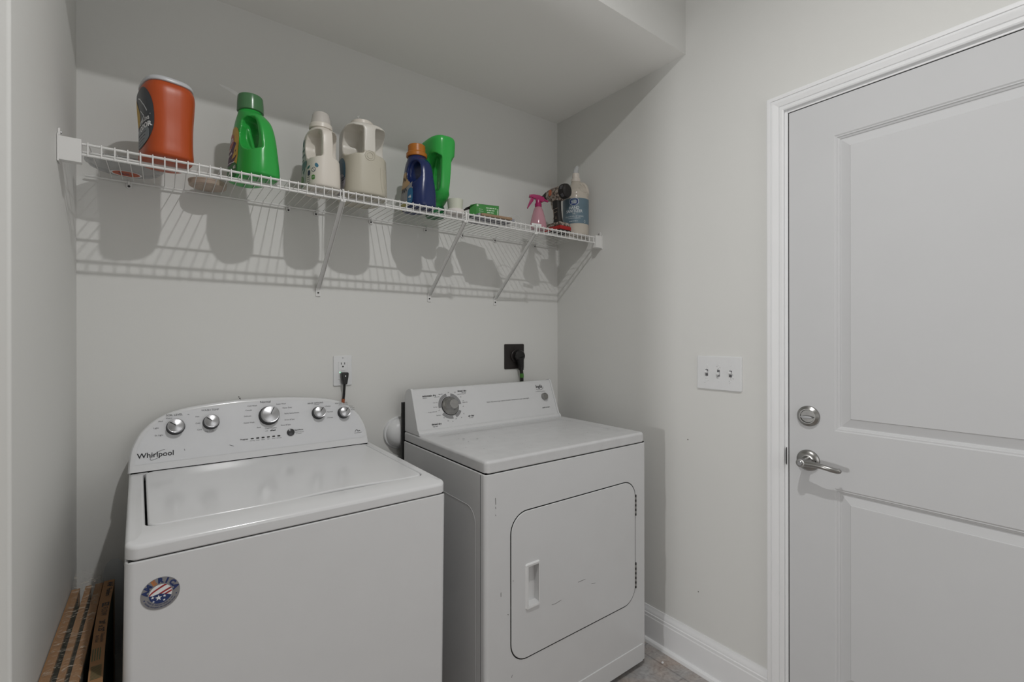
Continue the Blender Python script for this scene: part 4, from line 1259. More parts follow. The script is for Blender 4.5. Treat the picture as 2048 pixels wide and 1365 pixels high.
# --- big jug, half full
JUG = mat('milky_jug_plastic', (0.60, 0.575, 0.52, 1), 0.32)
# the liquid line is a real colour change of the contents behind the wall
nt = JUG.node_tree
bs = nt.nodes['Principled BSDF']
tcj = nt.nodes.new('ShaderNodeTexCoord'); sx = nt.nodes.new('ShaderNodeSeparateXYZ')
rp = nt.nodes.new('ShaderNodeValToRGB')
rp.color_ramp.elements[0].position = 0.148; rp.color_ramp.elements[0].color = (0.475, 0.445, 0.365, 1)
rp.color_ramp.elements[1].position = 0.151; rp.color_ramp.elements[1].color = (0.60, 0.575, 0.52, 1)
nt.links.new(tcj.outputs['Object'], sx.inputs[0]); nt.links.new(sx.outputs['Z'], rp.inputs['Fac']); nt.links.new(rp.outputs['Color'], bs.inputs['Base Color'])
keys = [(0, 0, 0, 0.086, 0.062, 3.0), (0.003, 0, 0, 0.094, 0.070, 3.0), (0.014, 0, 0, 0.099, 0.0745, 3.0), (0.08, 0, 0, 0.098, 0.073, 3.0), (0.15, 0, 0, 0.097, 0.071, 3.0), (0.205, 0, 0, 0.096, 0.070, 3.0), (0.234, 0, 0, 0.094, 0.069, 3.2), (0.2475, 0, 0, 0.084, 0.063, 3.0), (0.2535, 0, 0, 0.060, 0.050, 2.6), (0.257, 0, 0, 0.034, 0.034, 2.0), (0.274, 0, 0, 0.032, 0.032, 2)]
t, me, pl = handle_bottle('detergent_jug', 'large milky half full jug with a flat open top', 0.756, -0.196, -4, keys,
                          handle([(-0.070, 0.150), (-0.058, 0.138), (-0.038, 0.144), (-0.018, 0.175), (-0.018, 0.210), (-0.030, 0.226), (-0.052, 0.230), (-0.068, 0.220), (-0.074, 0.190)], (-0.068, 0.186), 0.058, 0.050, 0.019), JUG, voxel=0.003)
t.scale = (1, 1, 0.975)
pl = slide(pl, -0.024, -0.01)
MB().lathe([(0.0335, 0.265), (0.037, 0.267), (0.037, 0.280), (0.035, 0.282), (0.028, 0.2825), (0.026, 0.276), (0.0, 0.276)], n=40).build('neck_ring', CREAM, t)
mb = MB()
for (x, y, h, a) in ((-0.006, 0.012, 0.022, 20), (0.008, -0.016, 0.017, -30), (0.0, 0.004, 0.010, 80)):
    mb.add([(x - 0.008, y - 0.004, 0.276), (x + 0.007, y + 0.003, 0.276), (x + 0.003, y + 0.006, 0.280 + h * 0.8), (x - 0.003, y - 0.002, 0.284 + h), (x - 0.008, y + 0.003, 0.280 + h * 0.5)], [(0, 1, 2, 3, 4)])
mb.build('torn_seal', film('torn_clear_seal', (0.7, 0.7, 0.7, 1), 0.6), t, angle=None, label='torn clear plastic seal')
mb = MB()
disc(mb, pl, 0.012, 0.086, 0.066, 0.064, 2.6, rings=10, mi=0)
disc(mb, up(pl, 0.0005), 0.030, 0.055, 0.050, 0.036, 2, rings=6, mi=1)
text(mb, '225', 0.018, up(pl, 0.0010), (0.062, 0.068), 0, bold=0.0006, mi=2)
text(mb, 'loads', 0.008, up(pl, 0.0010), (0.062, 0.056), 0, mi=2)
dashes(mb, up(pl, 0.0010), 0.020, 0.060, 0.044, 0.010, 3, 12)
text(mb, '2', 0.012, up(pl, 0.0010), (0.064, 0.042), 0, mi=2)
trim(mb.build('front_label', [mat('label_blue', (0.06, 0.15, 0.22, 1), 0.45, noise=(20, 0.3, 3)), mat('label_lilac', (0.52, 0.50, 0.55, 1), 0.45), NAVY, RED], t, label='blue label with a lilac corner reading 225'), me)
pc = wrap(me, (1, 0, 0), lambda u, v: (0, -u, v))
mb = MB()
for rr_ in (0.0165, 0.010):
    mb.tube([pc(rr_ * math.cos(R(a)), 0.134 + rr_ * math.sin(R(a))) for a in range(0, 361, 15)], 0.0007, 6, cap=False)
for u0 in (0.035, 0.046, 0.056):
    mb.tube([pc(u0 + 0.012 * (0.09 - v) ** 2 / 0.0081, v) for v in np.linspace(0.10, 0.01, 8)], 0.0007, 6)
mb.build('moulded_mark', JUG, t)

# --- navy bottle with orange cap
NAVYP = mat('navy_plastic', (0.012, 0.024, 0.10, 1), 0.26)
keys = [(0, 0, 0, 0.064, 0.040, 2.9), (0.003, 0, 0, 0.071, 0.046, 2.9), (0.012, 0, 0, 0.075, 0.0495, 2.9), (0.05, 0, 0, 0.075, 0.049, 2.9), (0.085, 0, 0, 0.073, 0.046, 2.7), (0.105, 0, 0, 0.071, 0.043, 2.6), (0.15, 0.0, 0, 0.064, 0.040, 2.4), (0.175, 0.004, 0, 0.054, 0.037, 2.2), (0.192, 0.008, 0, 0.038, 0.034, 2.0), (0.205, 0.010, 0, 0.032, 0.032, 2.0)]
t, me, pl = handle_bottle('stain_remover_bottle', 'navy blue bottle with an orange screw cap', 0.963, -0.206, 8, keys,
                          handle(oval(-0.022, 0.134, 0.030, 0.037, 10), (-0.026, 0.134), 0.037, 0.043, 0.025), NAVYP)
pl = slide(pl, -0.024, -0.01)
OCAP = mat('orange_cap', (0.44, 0.15, 0.018, 1), 0.35)
mb = MB().lathe([(0.037, 0.200), (0.0385, 0.202), (0.0385, 0.213), (0.0345, 0.2175), (0.0325, 0.219), (0.0318, 0.243), (0.0295, 0.2455), (0.0, 0.2465)], (0.010, 0, 0), n=48)
mb.build('cap', OCAP, t, label='orange screw cap')
mb = MB()
disc(mb, pl, 0.006, 0.084, 0.052, 0.068, 3.4, rings=10, mi=0)
disc(mb, up(pl, 0.0005), 0.0, 0.126, 0.040, 0.022, 2, rings=5, mi=1)
disc(mb, up(pl, 0.0005), 0.0, 0.098, 0.040, 0.012, 2, rings=4, mi=1, ang=6)
disc(mb, up(pl, 0.0008), 0.046, 0.052, 0.016, 0.030, 3, rings=5, mi=2)
disc(mb, up(pl, 0.0005), -0.01, 0.022, 0.042, 0.014, 2, rings=4, mi=4)
band(mb, up(pl, 0.0011), [(-0.014, 0.116), (-0.006, 0.130), (0.004, 0.116), (0.014, 0.130)], 0.0034, 3)
band(mb, up(pl, 0.0011), [(-0.016, 0.070), (-0.008, 0.088), (-0.004, 0.072), (0.004, 0.087), (0.008, 0.071), (0.016, 0.086), (0.024, 0.074)], 0.0026, 3)
text(mb, '44', 0.016, up(pl, 0.0013), (0.046, 0.048), 0, bold=0.0006, mi=5)
text(mb, 'loads', 0.006, up(pl, 0.0013), (0.046, 0.037), 0, mi=5)
trim(mb.build('front_label', [mat('label_silver', (0.30, 0.30, 0.30, 1), 0.35, noise=(40, 0.3, 3)), mat('label_tan', (0.50, 0.33, 0.16, 1), 0.4), mat('label_sky', (0.03, 0.15, 0.30, 1), 0.4), INK, mat('label_lime', (0.40, 0.36, 0.12, 1), 0.4), WHT], t, label='silver label with a blue tab reading 44'), me)

# --- upside-down green bottle
t = bottle_root('upturned_bottle', 'green bottle standing upside down on its cap behind the navy bottle', 'bottle', 1.060, -0.168, 0)
t.scale = (1, 1, 0.975)
GREEN2 = mat('bright_green_plastic', (0.036, 0.40, 0.070, 1), 0.24)
H = 0.300
up_keys = [(0.030, 0.016, 0, 0.033, 0.031, 2), (0.042, 0.016, 0, 0.034, 0.032, 2), (0.052, 0.014, 0, 0.042, 0.035, 2.1), (0.066, 0.008, 0, 0.056, 0.038, 2.3), (0.095, 0.003, 0, 0.072, 0.042, 2.5), (0.15, 0, 0, 0.080, 0.046, 2.7), (0.22, 0, 0, 0.087, 0.051, 2.8), (0.275, 0, 0, 0.090, 0.053, 2.9), (0.293, 0, 0, 0.087, 0.050, 2.9), (0.299, 0, 0, 0.078, 0.043, 2.9)]
vs, fs = loft(up_keys)
me = sculpt(MB().add(vs, fs), cut=handle([(-0.058, 0.205), (-0.046, 0.222), (-0.034, 0.216), (-0.012, 0.160), (-0.006, 0.125), (-0.010, 0.108), (-0.026, 0.098), (-0.044, 0.112), (-0.056, 0.140), (-0.062, 0.175)], (-0.046, 0.158), 0.050, 0.074, 0.020, 8), voxel=0.0026)
solid(me, 'body', GREEN2, t)
MB().lathe([(0.0, 0.0), (0.034, 0.0), (0.036, 0.002), (0.037, 0.030), (0.0375, 0.040), (0.034, 0.042)], (0.016, 0, 0), n=40).build('cap', mat('dark_green_cap', (0.012, 0.13, 0.04, 1), 0.3), t, label='darker green cap under the bottle')

# --- loose white measuring cup
t = thing('measuring_cup', 'small loose white measuring cup standing left of the green carton', 'measuring cup', (1.108, -0.228, SZ + 0.0012), (0, 0, 0))
MB().lathe([(0.0, 0.0), (0.036, 0.0), (0.0375, 0.002), (0.0375, 0.016), (0.034, 0.021), (0.0285, 0.023)], n=40).build('collar', mat('white_cup_plastic', (0.68, 0.64, 0.61, 1), 0.35), t)
MB().lathe([(0.0275, 0.020), (0.0300, 0.048), (0.0312, 0.060), (0.0300, 0.0605), (0.0285, 0.050), (0.0, 0.048)], n=40).build('cup', mat('pale_green_white_plastic', (0.58, 0.60, 0.50, 1), 0.35), t, label='pale ribbed cup')

# --- green carton with open end
t = thing('small_carton', 'small green carton with its dark left end open', 'carton', (1.256, -0.205, SZ + 0.0135), (0, 0, R(-14)))
CGREEN = mat('carton_green', (0.045, 0.24, 0.045, 1), 0.5, noise=(40, 0.08, 3)); CIN = mat('carton_inside', (0.035, 0.028, 0.022, 1), 0.8); CBOARD = mat('brown_board', (0.30, 0.20, 0.125, 1), 0.75, noise=(60, 0.12, 3))
bx, by, bz, th = 0.097, 0.090, 0.048, 0.0012
mb = MB()
mb.box((-bx / 2, -by / 2, 0.0002), (bx / 2, by / 2, th))
mb.box((-bx / 2, -by / 2, bz - th), (bx / 2, by / 2, bz))
mb.box((-bx / 2, -by / 2, 0.0002), (bx / 2, -by / 2 + th, bz))
mb.box((-bx / 2, by / 2 - th, 0.0002), (bx / 2, by / 2, bz))
mb.box((bx / 2 - th, -by / 2, 0.0002), (bx / 2, by / 2, bz))
mb.build('box_sleeve', CGREEN, t, angle=None)
MB().box((-bx / 2 + 0.004, -by / 2 + 0.002, 0.002), (bx / 2 - 0.002, by / 2 - 0.002, bz - 0.002)).build('box_inside', CIN, t, angle=None, label='dark open inside of the carton')
MB().add([(-bx / 2, -by / 2, bz), (-bx / 2, by / 2, bz), (-bx / 2 - 0.040, by / 2, bz - 0.016), (-bx / 2 - 0.038, -by / 2 + 0.006, bz - 0.018)], [(0, 1, 2, 3)]).build('flap', [CIN], t, angle=None, label='dark open flap')
MB().add([(-bx / 2, -by / 2, 0.004), (-bx / 2, -by / 2, bz - 0.001), (-bx / 2 - 0.020, -by / 2 + 0.012, bz - 0.004), (-bx / 2 - 0.024, -by / 2 + 0.014, 0.008)], [(0, 1, 2, 3)]).build('flap', [CGREEN], t, angle=None, label='green side flap')
mb = MB()
cf = lambda u, v: (u, -by / 2 - 0.0005, v)
LGT = mat('pale_print', (0.55, 0.68, 0.52, 1), 0.6)
for k, L_ in enumerate((0.046, 0.040, 0.036)):
    dashes(mb, cf, 0.016, 0.035 - 0.009 * k, L_, 0.0060, seed=k)
for k, L_ in enumerate((0.016, 0.018, 0.030)):
    dashes(mb, cf, -0.028 + 0.5 * (L_ - 0.016), 0.028 - 0.008 * k, L_, 0.0035, seed=9 + k)
disc(mb, cf, -0.042, 0.042, 0.004, 0.004, rings=1, n=14)
for k in range(5):
    shape(mb, [(0.040, 0.010 + k * 0.005), (0.046, 0.010 + k * 0.005), (0.046, 0.013 + k * 0.005), (0.040, 0.013 + k * 0.005)], cf)
mb.build('carton_print', LGT, t, angle=None)

# --- folded brown card with a printed sleeve
t = thing('cardboard_packet', 'flat grey packet with a brown board lying under the green carton', 'cardboard packet', (1.272, -0.262, SZ + 0.0008), (0, 0, R(-3)))
MB().box((-0.090, -0.022, 0.0), (0.080, 0.100, 0.0115), 0.001).build('sleeve', mat('grey_printed_card', (0.25, 0.25, 0.28, 1), 0.6, noise=(60, 0.8, 3)), t, label='grey printed sleeve')
MB().box((-0.080, -0.033, 0.002), (0.062, -0.0225, 0.0120), 0.0015).build('board', CBOARD, t, angle=None)
# --- clear loop of packing strap
t = thing('plastic_strap', 'thin clear plastic loop standing right of the cardboard packet', 'plastic strap', (1.392, -0.236, SZ + 0.002))
STRAP = film('clear_strap', (0.62, 0.62, 0.61, 1), 0.45)
mb = MB()
pts = [(-0.040, 0.010, 0.030), (-0.020, 0.006, 0.040), (0.004, 0.0, 0.043), (0.022, -0.004, 0.034), (0.030, -0.008, 0.016), (0.030, -0.010, 0.001), (0.010, -0.006, 0.001), (-0.020, 0.004, 0.002), (-0.042, 0.010, 0.012), (-0.040, 0.010, 0.030)]
pc_ = catmull(pts, 5)
mb.tube([tuple(p) for p in pc_], 0.0016, 6, cap=False)
mb.build('loop', STRAP, t)
# --- white card at the front rail
tag(MB().box((-0.024, -0.001, 0.0005), (0.024, 0.001, 0.013), M=Matrix.Translation((1.474, -0.280, SZ)) @ Matrix.Rotation(R(-8), 4, 'Z')).build('paper_card', mat('white_card', (0.72, 0.72, 0.71, 1), 0.6, noise=(40, 0.05, 2))), 'small white card standing by the front rail before the pink sprayer', 'card')

# --- pink spray bottle
t = thing('spray_bottle', 'small pink trigger spray bottle left of the cordless driver', 'spray bottle', (1.520, -0.236, SZ + 0.0006), (0, 0, R(150)), 'bottles on the wire shelf')
PINKC = mat('pink_clear_plastic', (0.56, 0.28, 0.335, 1), 0.12, alpha=0.72)
MAG = mat('magenta_plastic', (0.33, 0.012, 0.10, 1), 0.25)
MB().lathe([(0.0, 0.0), (0.034, 0.0), (0.0375, 0.004), (0.037, 0.016), (0.033, 0.040), (0.027, 0.064), (0.0215, 0.084), (0.0165, 0.096), (0.013, 0.100), (0.013, 0.108)], n=40).build('body', PINKC, t, label='translucent pink body')
mb = MB().lathe([(0.0145, 0.099), (0.015, 0.102), (0.015, 0.114), (0.012, 0.117), (0.0105, 0.130), (0.0, 0.131)], n=28)
mb.prism([(-0.030, 0.128), (-0.026, 0.141), (-0.008, 0.150), (0.022, 0.154), (0.040, 0.152), (0.041, 0.142), (0.030, 0.139), (0.012, 0.134), (0.010, 0.124), (-0.010, 0.124), (-0.016, 0.120)], lambda u, v, w: (u, -0.0095 + w, v), 0.019, 0.003, 2)
mb.tube([(-0.022, 0, 0.133), (-0.036, 0, 0.128), (-0.044, 0, 0.125)], [0.006, 0.0045, 0.004], 10)
hd = mb.build('spray_head', MAG, t, label='magenta spray head')
mb = MB()
mb.prism([(0.020, 0.140), (0.034, 0.140), (0.040, 0.122), (0.050, 0.094), (0.046, 0.092), (0.034, 0.110), (0.022, 0.126)], lambda u, v, w: (u, -0.006 + w, v), 0.012, 0.002, 2)
mb.build('trigger', MAG, hd)
MB().tube([(0.0, 0.0, 0.100), (0.002, 0, 0.06), (0.006, 0, 0.012)], 0.0022, 8).build('dip_tube', film('dip_tube_plastic', (0.7, 0.55, 0.58, 1), 0.5), t)

# --- cordless driver, nose towards the wall
t = thing('cordless_driver', 'camouflage cordless driver standing on its red battery', 'power tool', (1.652, -0.214, SZ + 0.0006), (0, 0, R(4)))
t.scale = (1, 1, 1.06)
CAMO = mat('camouflage_plastic', (0.20, 0.17, 0.145, 1), 0.5)
nt = CAMO.node_tree
tcx = nt.nodes.new('ShaderNodeTexCoord'); vz_ = nt.nodes.new('ShaderNodeTexNoise'); vz_.inputs['Scale'].default_value = 95; vz_.inputs['Detail'].default_value = 2
cr = nt.nodes.new('ShaderNodeValToRGB'); cr.color_ramp.interpolation = 'CONSTANT'
cr.color_ramp.elements[0].color = (0.075, 0.06, 0.05, 1)
cr.color_ramp.elements[1].position = 0.45; cr.color_ramp.elements[1].color = (0.26, 0.20, 0.16, 1)
e_ = cr.color_ramp.elements.new(0.57); e_.color = (0.36, 0.33, 0.30, 1)
nt.links.new(tcx.outputs['Object'], vz_.inputs['Vector']); nt.links.new(vz_.outputs['Fac'], cr.inputs['Fac']); nt.links.new(cr.outputs['Color'], nt.nodes['Principled BSDF'].inputs['Base Color'])
RUBBER = mat('black_rubber', (0.014, 0.012, 0.011, 1), 0.6)
TZ = 0.178
mb = MB()
mb.lathe([(0.024, -0.040), (0.0275, -0.034), (0.0285, -0.012), (0.0280, 0.018), (0.0260, 0.040), (0.0235, 0.052), (0.022, 0.054)], (0, 0, TZ), (0, 1, 0), n=36)
mb.prism(rrect(-0.042, 0.020, -0.034, 0.0, 0.010), lambda u, v, w: (-0.017 + w, -u - 0.012, TZ + v), 0.034, 0.006, 2)
hs = mb.build('motor_housing', CAMO, t, label='camouflage patterned motor housing')
mb = MB().lathe([(0.022, 0.052), (0.022, 0.060), (0.0185, 0.072), (0.0145, 0.082), (0.012, 0.086), (0.0115, 0.096), (0.006, 0.097), (0.006, 0.104), (0.0, 0.104)], (0, 0, TZ), (0, 1, 0), n=32)
mb.build('nose', RUBBER, t, label='black tapered nose')
mb = MB().lathe([(0.0, -0.070), (0.020, -0.069), (0.0285, -0.063), (0.0315, -0.052), (0.0320, -0.038), (0.0290, -0.033)], (0, 0, TZ), (0, 1, 0), n=36)
rc = mb.build('rear_cap', RUBBER, t, label='black rear cap with vents')
mb = MB()
for side_ in (160, 225, 45, 20):
    for k in range(6):
        a = R(side_ - 12 + 5 * k)
        p0 = Vector((0.0322 * math.cos(a), -0.046, TZ + 0.0322 * math.sin(a)))
        p1 = Vector((0.0300 * math.cos(a), -0.059, TZ + 0.0300 * math.sin(a)))
        mb.tube([p0, p1], 0.0009, 5)
mb.build('vent_fins', GREYINK, rc)
mb = MB()
hk = catmull([(TZ - 0.022, 0, 0.004, 0.0155, 0.023, 2.4), (TZ - 0.045, 0, 0.003, 0.0150, 0.021, 2.4), (0.100, 0, 0.0, 0.0150, 0.0205, 2.4), (0.070, 0, -0.004, 0.0155, 0.0215, 2.4), (0.052, 0, -0.006, 0.017, 0.025, 2.4), (0.044, 0, -0.006, 0.019, 0.030, 2.6)], 4)
vs, fs = loft([tuple(r_) for r_ in hk[::-1]], sub=1, nseg=32)
hd = mb.add(vs, fs).build('grip', RUBBER, t, label='black rubber grip')
mb = MB()
mb.prism([(0.012, TZ - 0.026), (0.036, TZ - 0.026), (0.034, TZ - 0.040), (0.030, TZ - 0.058), (0.026, TZ - 0.066), (0.016, TZ - 0.066)], lambda u, v, w: (-0.0085 + w, u, v), 0.017, 0.003, 2)
mb.build('trigger', CAMO, t)
mb = MB()
for pts in ([(0.020, 0.118), (0.010, 0.108), (-0.018, 0.110)], [(0.010, 0.108), (0.006, 0.078), (0.014, 0.062)], [(0.006, 0.092), (-0.014, 0.096)], [(-0.004, 0.066), (-0.008, 0.078), (-0.012, 0.066), (-0.004, 0.066)]):
    mb.tube([(-0.0158, u, v) for u, v in pts], 0.0009, 5)
mb.build('grip_lines', mat('tan_line', (0.32, 0.25, 0.20, 1), 0.6), hd)
mb = MB()
mb.box((-0.036, -0.050, 0.029), (0.036, 0.046, 0.046), 0.006, 2)
mb.build('foot', CAMO, t)
mb = MB()
mb.box((-0.037, -0.054, 0.012), (0.037, 0.050, 0.030), 0.005, 2)
bt = mb.build('battery', mat('red_plastic', (0.36, 0.012, 0.012, 1), 0.35), t, label='red battery band')
MB().box((-0.036, -0.053, 0.0002), (0.036, 0.049, 0.014), 0.004, 2).build('battery_base', RUBBER, bt, label='black battery base')
mb = MB()
disc(mb, lambda u, v: (-0.0287, u, v), 0.018, TZ + 0.002, 0.010, 0.013, 3, rings=2)
mb.build('side_badge', mat('orange_badge', (0.42, 0.12, 0.06, 1), 0.5), hs, label='small orange badge')

# --- hand sanitizer
t = thing('hand_sanitizer_bottle', 'large clear hand sanitizer bottle with a blue label at the right end', 'bottle', (1.770, -0.214, SZ + 0.0006), (0, 0, R(-50)), 'bottles on the wire shelf')
GEL = mat('clear_gel_plastic', (0.60, 0.545, 0.47, 1), 0.16, alpha=0.86, noise=(9, 0.05, 3))
mb = MB().lathe([(0.0, 0.0), (0.054, 0.0), (0.060, 0.004), (0.0615, 0.012), (0.0600, 0.036), (0.0605, 0.048), (0.0605, 0.160), (0.0590, 0.166), (0.0595, 0.182), (0.053, 0.194), (0.040, 0.208), (0.028, 0.222), (0.021, 0.234), (0.0190, 0.243), (0.0, 0.244)], n=56)
hnd = MB().tube([tuple(p) for p in catmull([(0.016, 0, 0.226), (0.030, 0, 0.229), (0.045, 0, 0.219), (0.053, 0, 0.202), (0.056, 0, 0.188), (0.053, 0, 0.176)], 5)], 0.0080, 14)
me = sculpt(mb, add=[hnd], cut=[ellipsoid((0.052, 0.036, 0.204), (0.034, 0.027, 0.024)), ellipsoid((0.052, -0.036, 0.204), (0.034, 0.027, 0.024))], voxel=0.0026, smooth=4)
solid(me, 'body', GEL, t)
CAPW = mat('cream_cap', (0.66, 0.60, 0.54, 1), 0.35)
mb = MB().lathe([(0.0215, 0.238), (0.0215, 0.250), (0.0195, 0.2525), (0.0165, 0.2535), (0.0165, 0.272), (0.015, 0.274), (0.0, 0.274)], n=36)
mb.build('pump_collar', CAPW, t, label='cream screw collar')
mb = MB()
mb.tube([tuple(p) for p in catmull([(0.0, 0, 0.272), (0.0, 0, 0.283), (0.003, 0, 0.293), (0.008, 0, 0.302), (0.012, 0, 0.306)], 4)], [0.014, 0.0138, 0.0135, 0.013, 0.012, 0.0115, 0.011, 0.0105, 0.010, 0.0095, 0.009, 0.0085, 0.008, 0.007, 0.006, 0.005, 0.004], 16)
mb.build('spout', film('clear_spout', (0.66, 0.67, 0.68, 1), 0.5, 0.1), t, label='clear plastic spout')
# wrapped label
t.scale = (1, 1, 1.11)
LBL = mat('label_steel_blue', (0.125, 0.19, 0.235, 1), 0.4, noise=(12, 0.35, 4)); SHIELD = mat('shield_blue', (0.016, 0.045, 0.17, 1), 0.4); LITE = mat('label_light', (0.62, 0.66, 0.68, 1), 0.5)
RAD = 0.0609
def lp(e): return lambda u, v: ((RAD + e) * math.sin(u / RAD), -(RAD + e) * math.cos(u / RAD), v)
mb = MB()
n_ = 40
for i in range(n_):
    u0, u1 = -0.100 + 0.200 * i / n_, -0.100 + 0.200 * (i + 1) / n_
    mb.add([lp(0)(u0, 0.050), lp(0)(u1, 0.050), lp(0)(u1, 0.156), lp(0)(u0, 0.156)], [(0, 1, 2, 3)], 0)
mb.build('wrap_label', LBL, t, label='steel blue wrap label')
mb = MB()
CU = -0.002
sh_ = [(0.0, -0.015), (0.014, -0.010), (0.020, -0.003), (0.018, 0.010), (0.010, 0.0135), (0.0, 0.0145), (-0.010, 0.0135), (-0.018, 0.010), (-0.020, -0.003), (-0.014, -0.010)]
shape(mb, [(CU + u * 1.12, 0.139 + v * 1.12) for u, v in sh_], lp(0.0012), 1)
shape(mb, [(CU + u, 0.139 + v) for u, v in sh_], lp(0.0018), 0)
text(mb, 'berkley', 0.0088, lp(0.0023), (CU, 0.142), bold=0.0002, mi=1)
text(mb, 'jensen', 0.0088, lp(0.0023), (CU, 0.135), bold=0.0002, mi=1)
text(mb, 'HAND', 0.0165, lp(0.001), (CU, 0.1145), bold=0.0003, mi=1)
text(mb, 'SANITIZER', 0.0165, lp(0.001), (CU, 0.1005), bold=0.0003, mi=1)
text(mb, 'GEL', 0.0090, lp(0.001), (CU, 0.090), mi=1)
text(mb, 'KILLS 99.99% OF GERMS', 0.0086, lp(0.001), (CU, 0.0785), mi=1)
dashes(mb, lp(0.001), CU, 0.0715, 0.062, 0.0030, 1, 13)
dashes(mb, lp(0.001), CU, 0.059, 0.044, 0.0042, 1, 14)
disc(mb, lp(0.001), 0.050, 0.059, 0.0045, 0.006, rings=2, n=16, mi=1)
disc(mb, lp(0.0015), 0.050, 0.059, 0.0032, 0.0045, rings=2, n=16, mi=2)
mb.build('label_print', [SHIELD, LITE, LBL], t, angle=None, label='white print with a dark blue shield')

# ------------------------------------------------------------------ air filters beside the washer
CARD = mat('brown_cardboard', (0.30, 0.16, 0.072, 1), 0.75, noise=(30, 0.12, 4))
MEDIA = mat('dark_filter_pad', (0.016, 0.034, 0.020, 1), 0.9, noise=(60, 0.4, 4))
GINK = mat('green_ink', (0.05, 0.10, 0.05, 1), 0.7)
FY0, FY1 = -0.690, -0.112
def air_filter(x, z1, wid, label, lean=0.0, bow=0.0, print_=False, y0=FY0, y1=FY1):
    t = thing('air_filter', label, 'air filter', (x, 0, 0), (0, lean, 0), 'air filters standing beside the washer')
    ny = 18
    def cx(y):
        s = (y - y0) / (y1 - y0)
        return bow * max(0.0, 1 - s * 1.25) ** 1.6
    mb = MB()
    fw = 0.008
    # frame: top strip, bottom strip, two ends (channel of board following the bow)
    ys = [y0 + (y1 - y0) * i / ny for i in range(ny + 1)]
    def strip(za, zb):
        rows = []
        for y in ys:
            c = cx(y)
            rows.append([(c - wid / 2, y, za), (c + wid / 2, y, za), (c + wid / 2, y, zb), (c - wid / 2, y, zb)])
        vs = [p for r_ in rows for p in r_]
        fs = [(i * 4 + k, i * 4 + (k + 1) % 4, i * 4 + 4 + (k + 1) % 4, i * 4 + 4 + k) for i in range(ny) for k in range(4)]
        fs += [(0, 1, 2, 3), (ny * 4, ny * 4 + 1, ny * 4 + 2, ny * 4 + 3)]
        mb.add(vs, fs)
    strip(z1 - fw, z1)
    strip(0.002, fw)
    mb.box((cx(y0) - wid / 2 + 0.0004, y0 + 0.0004, 0.0025), (cx(y0) + wid / 2 - 0.0004, y0 + fw, z1 - 0.001))
    mb.box((cx(y1) - wid / 2 + 0.0004, y1 - fw, 0.0025), (cx(y1) + wid / 2 - 0.0004, y1 - 0.0004, z1 - 0.001))
    fr = mb.build('frame', CARD, t, angle=30)
    mm = MB()
    rows = []
    for y in ys:
        c = cx(y)
        rows.append([(c - wid * 0.46, y, 0.01), (c + wid * 0.46, y, 0.01), (c + wid * 0.46, y, z1 - 0.0075), (c - wid * 0.46, y, z1 - 0.0075)])
    rows = rows[1:-1]
    vs = [p for r_ in rows for p in r_]
    mm.add(vs, [(i * 4 + k, i * 4 + (k + 1) % 4, i * 4 + 4 + (k + 1) % 4, i * 4 + 4 + k) for i in range(len(rows) - 1) for k in range(4)])
    mm.build('filter_pad', MEDIA, t, label='dark green filter pad')
    if print_:
        mp = MB(); mq = MB()
        pf = lambda u, v: (cx(y1 - u) + v, y1 - u, z1 + 0.0006)
        text(mp, 'AAF', 0.016, pf, (0.030, 0.0035), 0, bold=0.0006)
        text(mp, 'Flanders', 0.014, pf, (0.078, 0.0035), 0, bold=0.0003)
        text(mp, 'EZ', 0.018, pf, (0.150, 0.002), 0, bold=0.0008)
        text(mp, 'FLOW', 0.016, pf, (0.188, 0.002), 0)
        text(mp, '20" x 25"', 0.015, pf, (0.262, 0.001), 0, bold=0.0003)
        text(mp, 'Disposable', 0.009, pf, (0.318, 0.005), 0)
        text(mp, 'Air Filter', 0.009, pf, (0.318, -0.004), 0)
        for k in range(4):
            band(mq, pf, [(0.360, -0.008 + k * 0.004), (0.410, -0.008 + k * 0.004)], 0.0014)
        for k in range(12):
            band(mq, pf, [(0.432 + k * 0.0042, -0.008), (0.432 + k * 0.0042, 0.008)], 0.0016)
        mp.build('print', INK, fr, angle=None)
        mq.build('print', GINK, fr, angle=None)
        ps = lambda u, v: (cx(y1 - u) + wid / 2 + 0.0006, y1 - u, z1 - 0.016 + v)
        ms_ = MB()
        text(ms_, 'EZ FLOW', 0.016, ps, (0.12, 0.0), 0)
        ms_.build('print', INK, fr, angle=None)
    return t
air_filter(0.0105, 0.603, 0.017, 'brown cardboard air filter nearest the left wall inside the clear wrap')
air_filter(0.0360, 0.604, 0.012, 'brown cardboard air filter in the middle of the wrapped bundle')
air_filter(0.0580, 0.604, 0.016, 'brown cardboard air filter at the washer side of the wrapped bundle')
air_filter(0.0790, 0.606, 0.0225, 'loose printed cardboard air filter standing nearest the washer', 0.0, bow=0.018, print_=True)
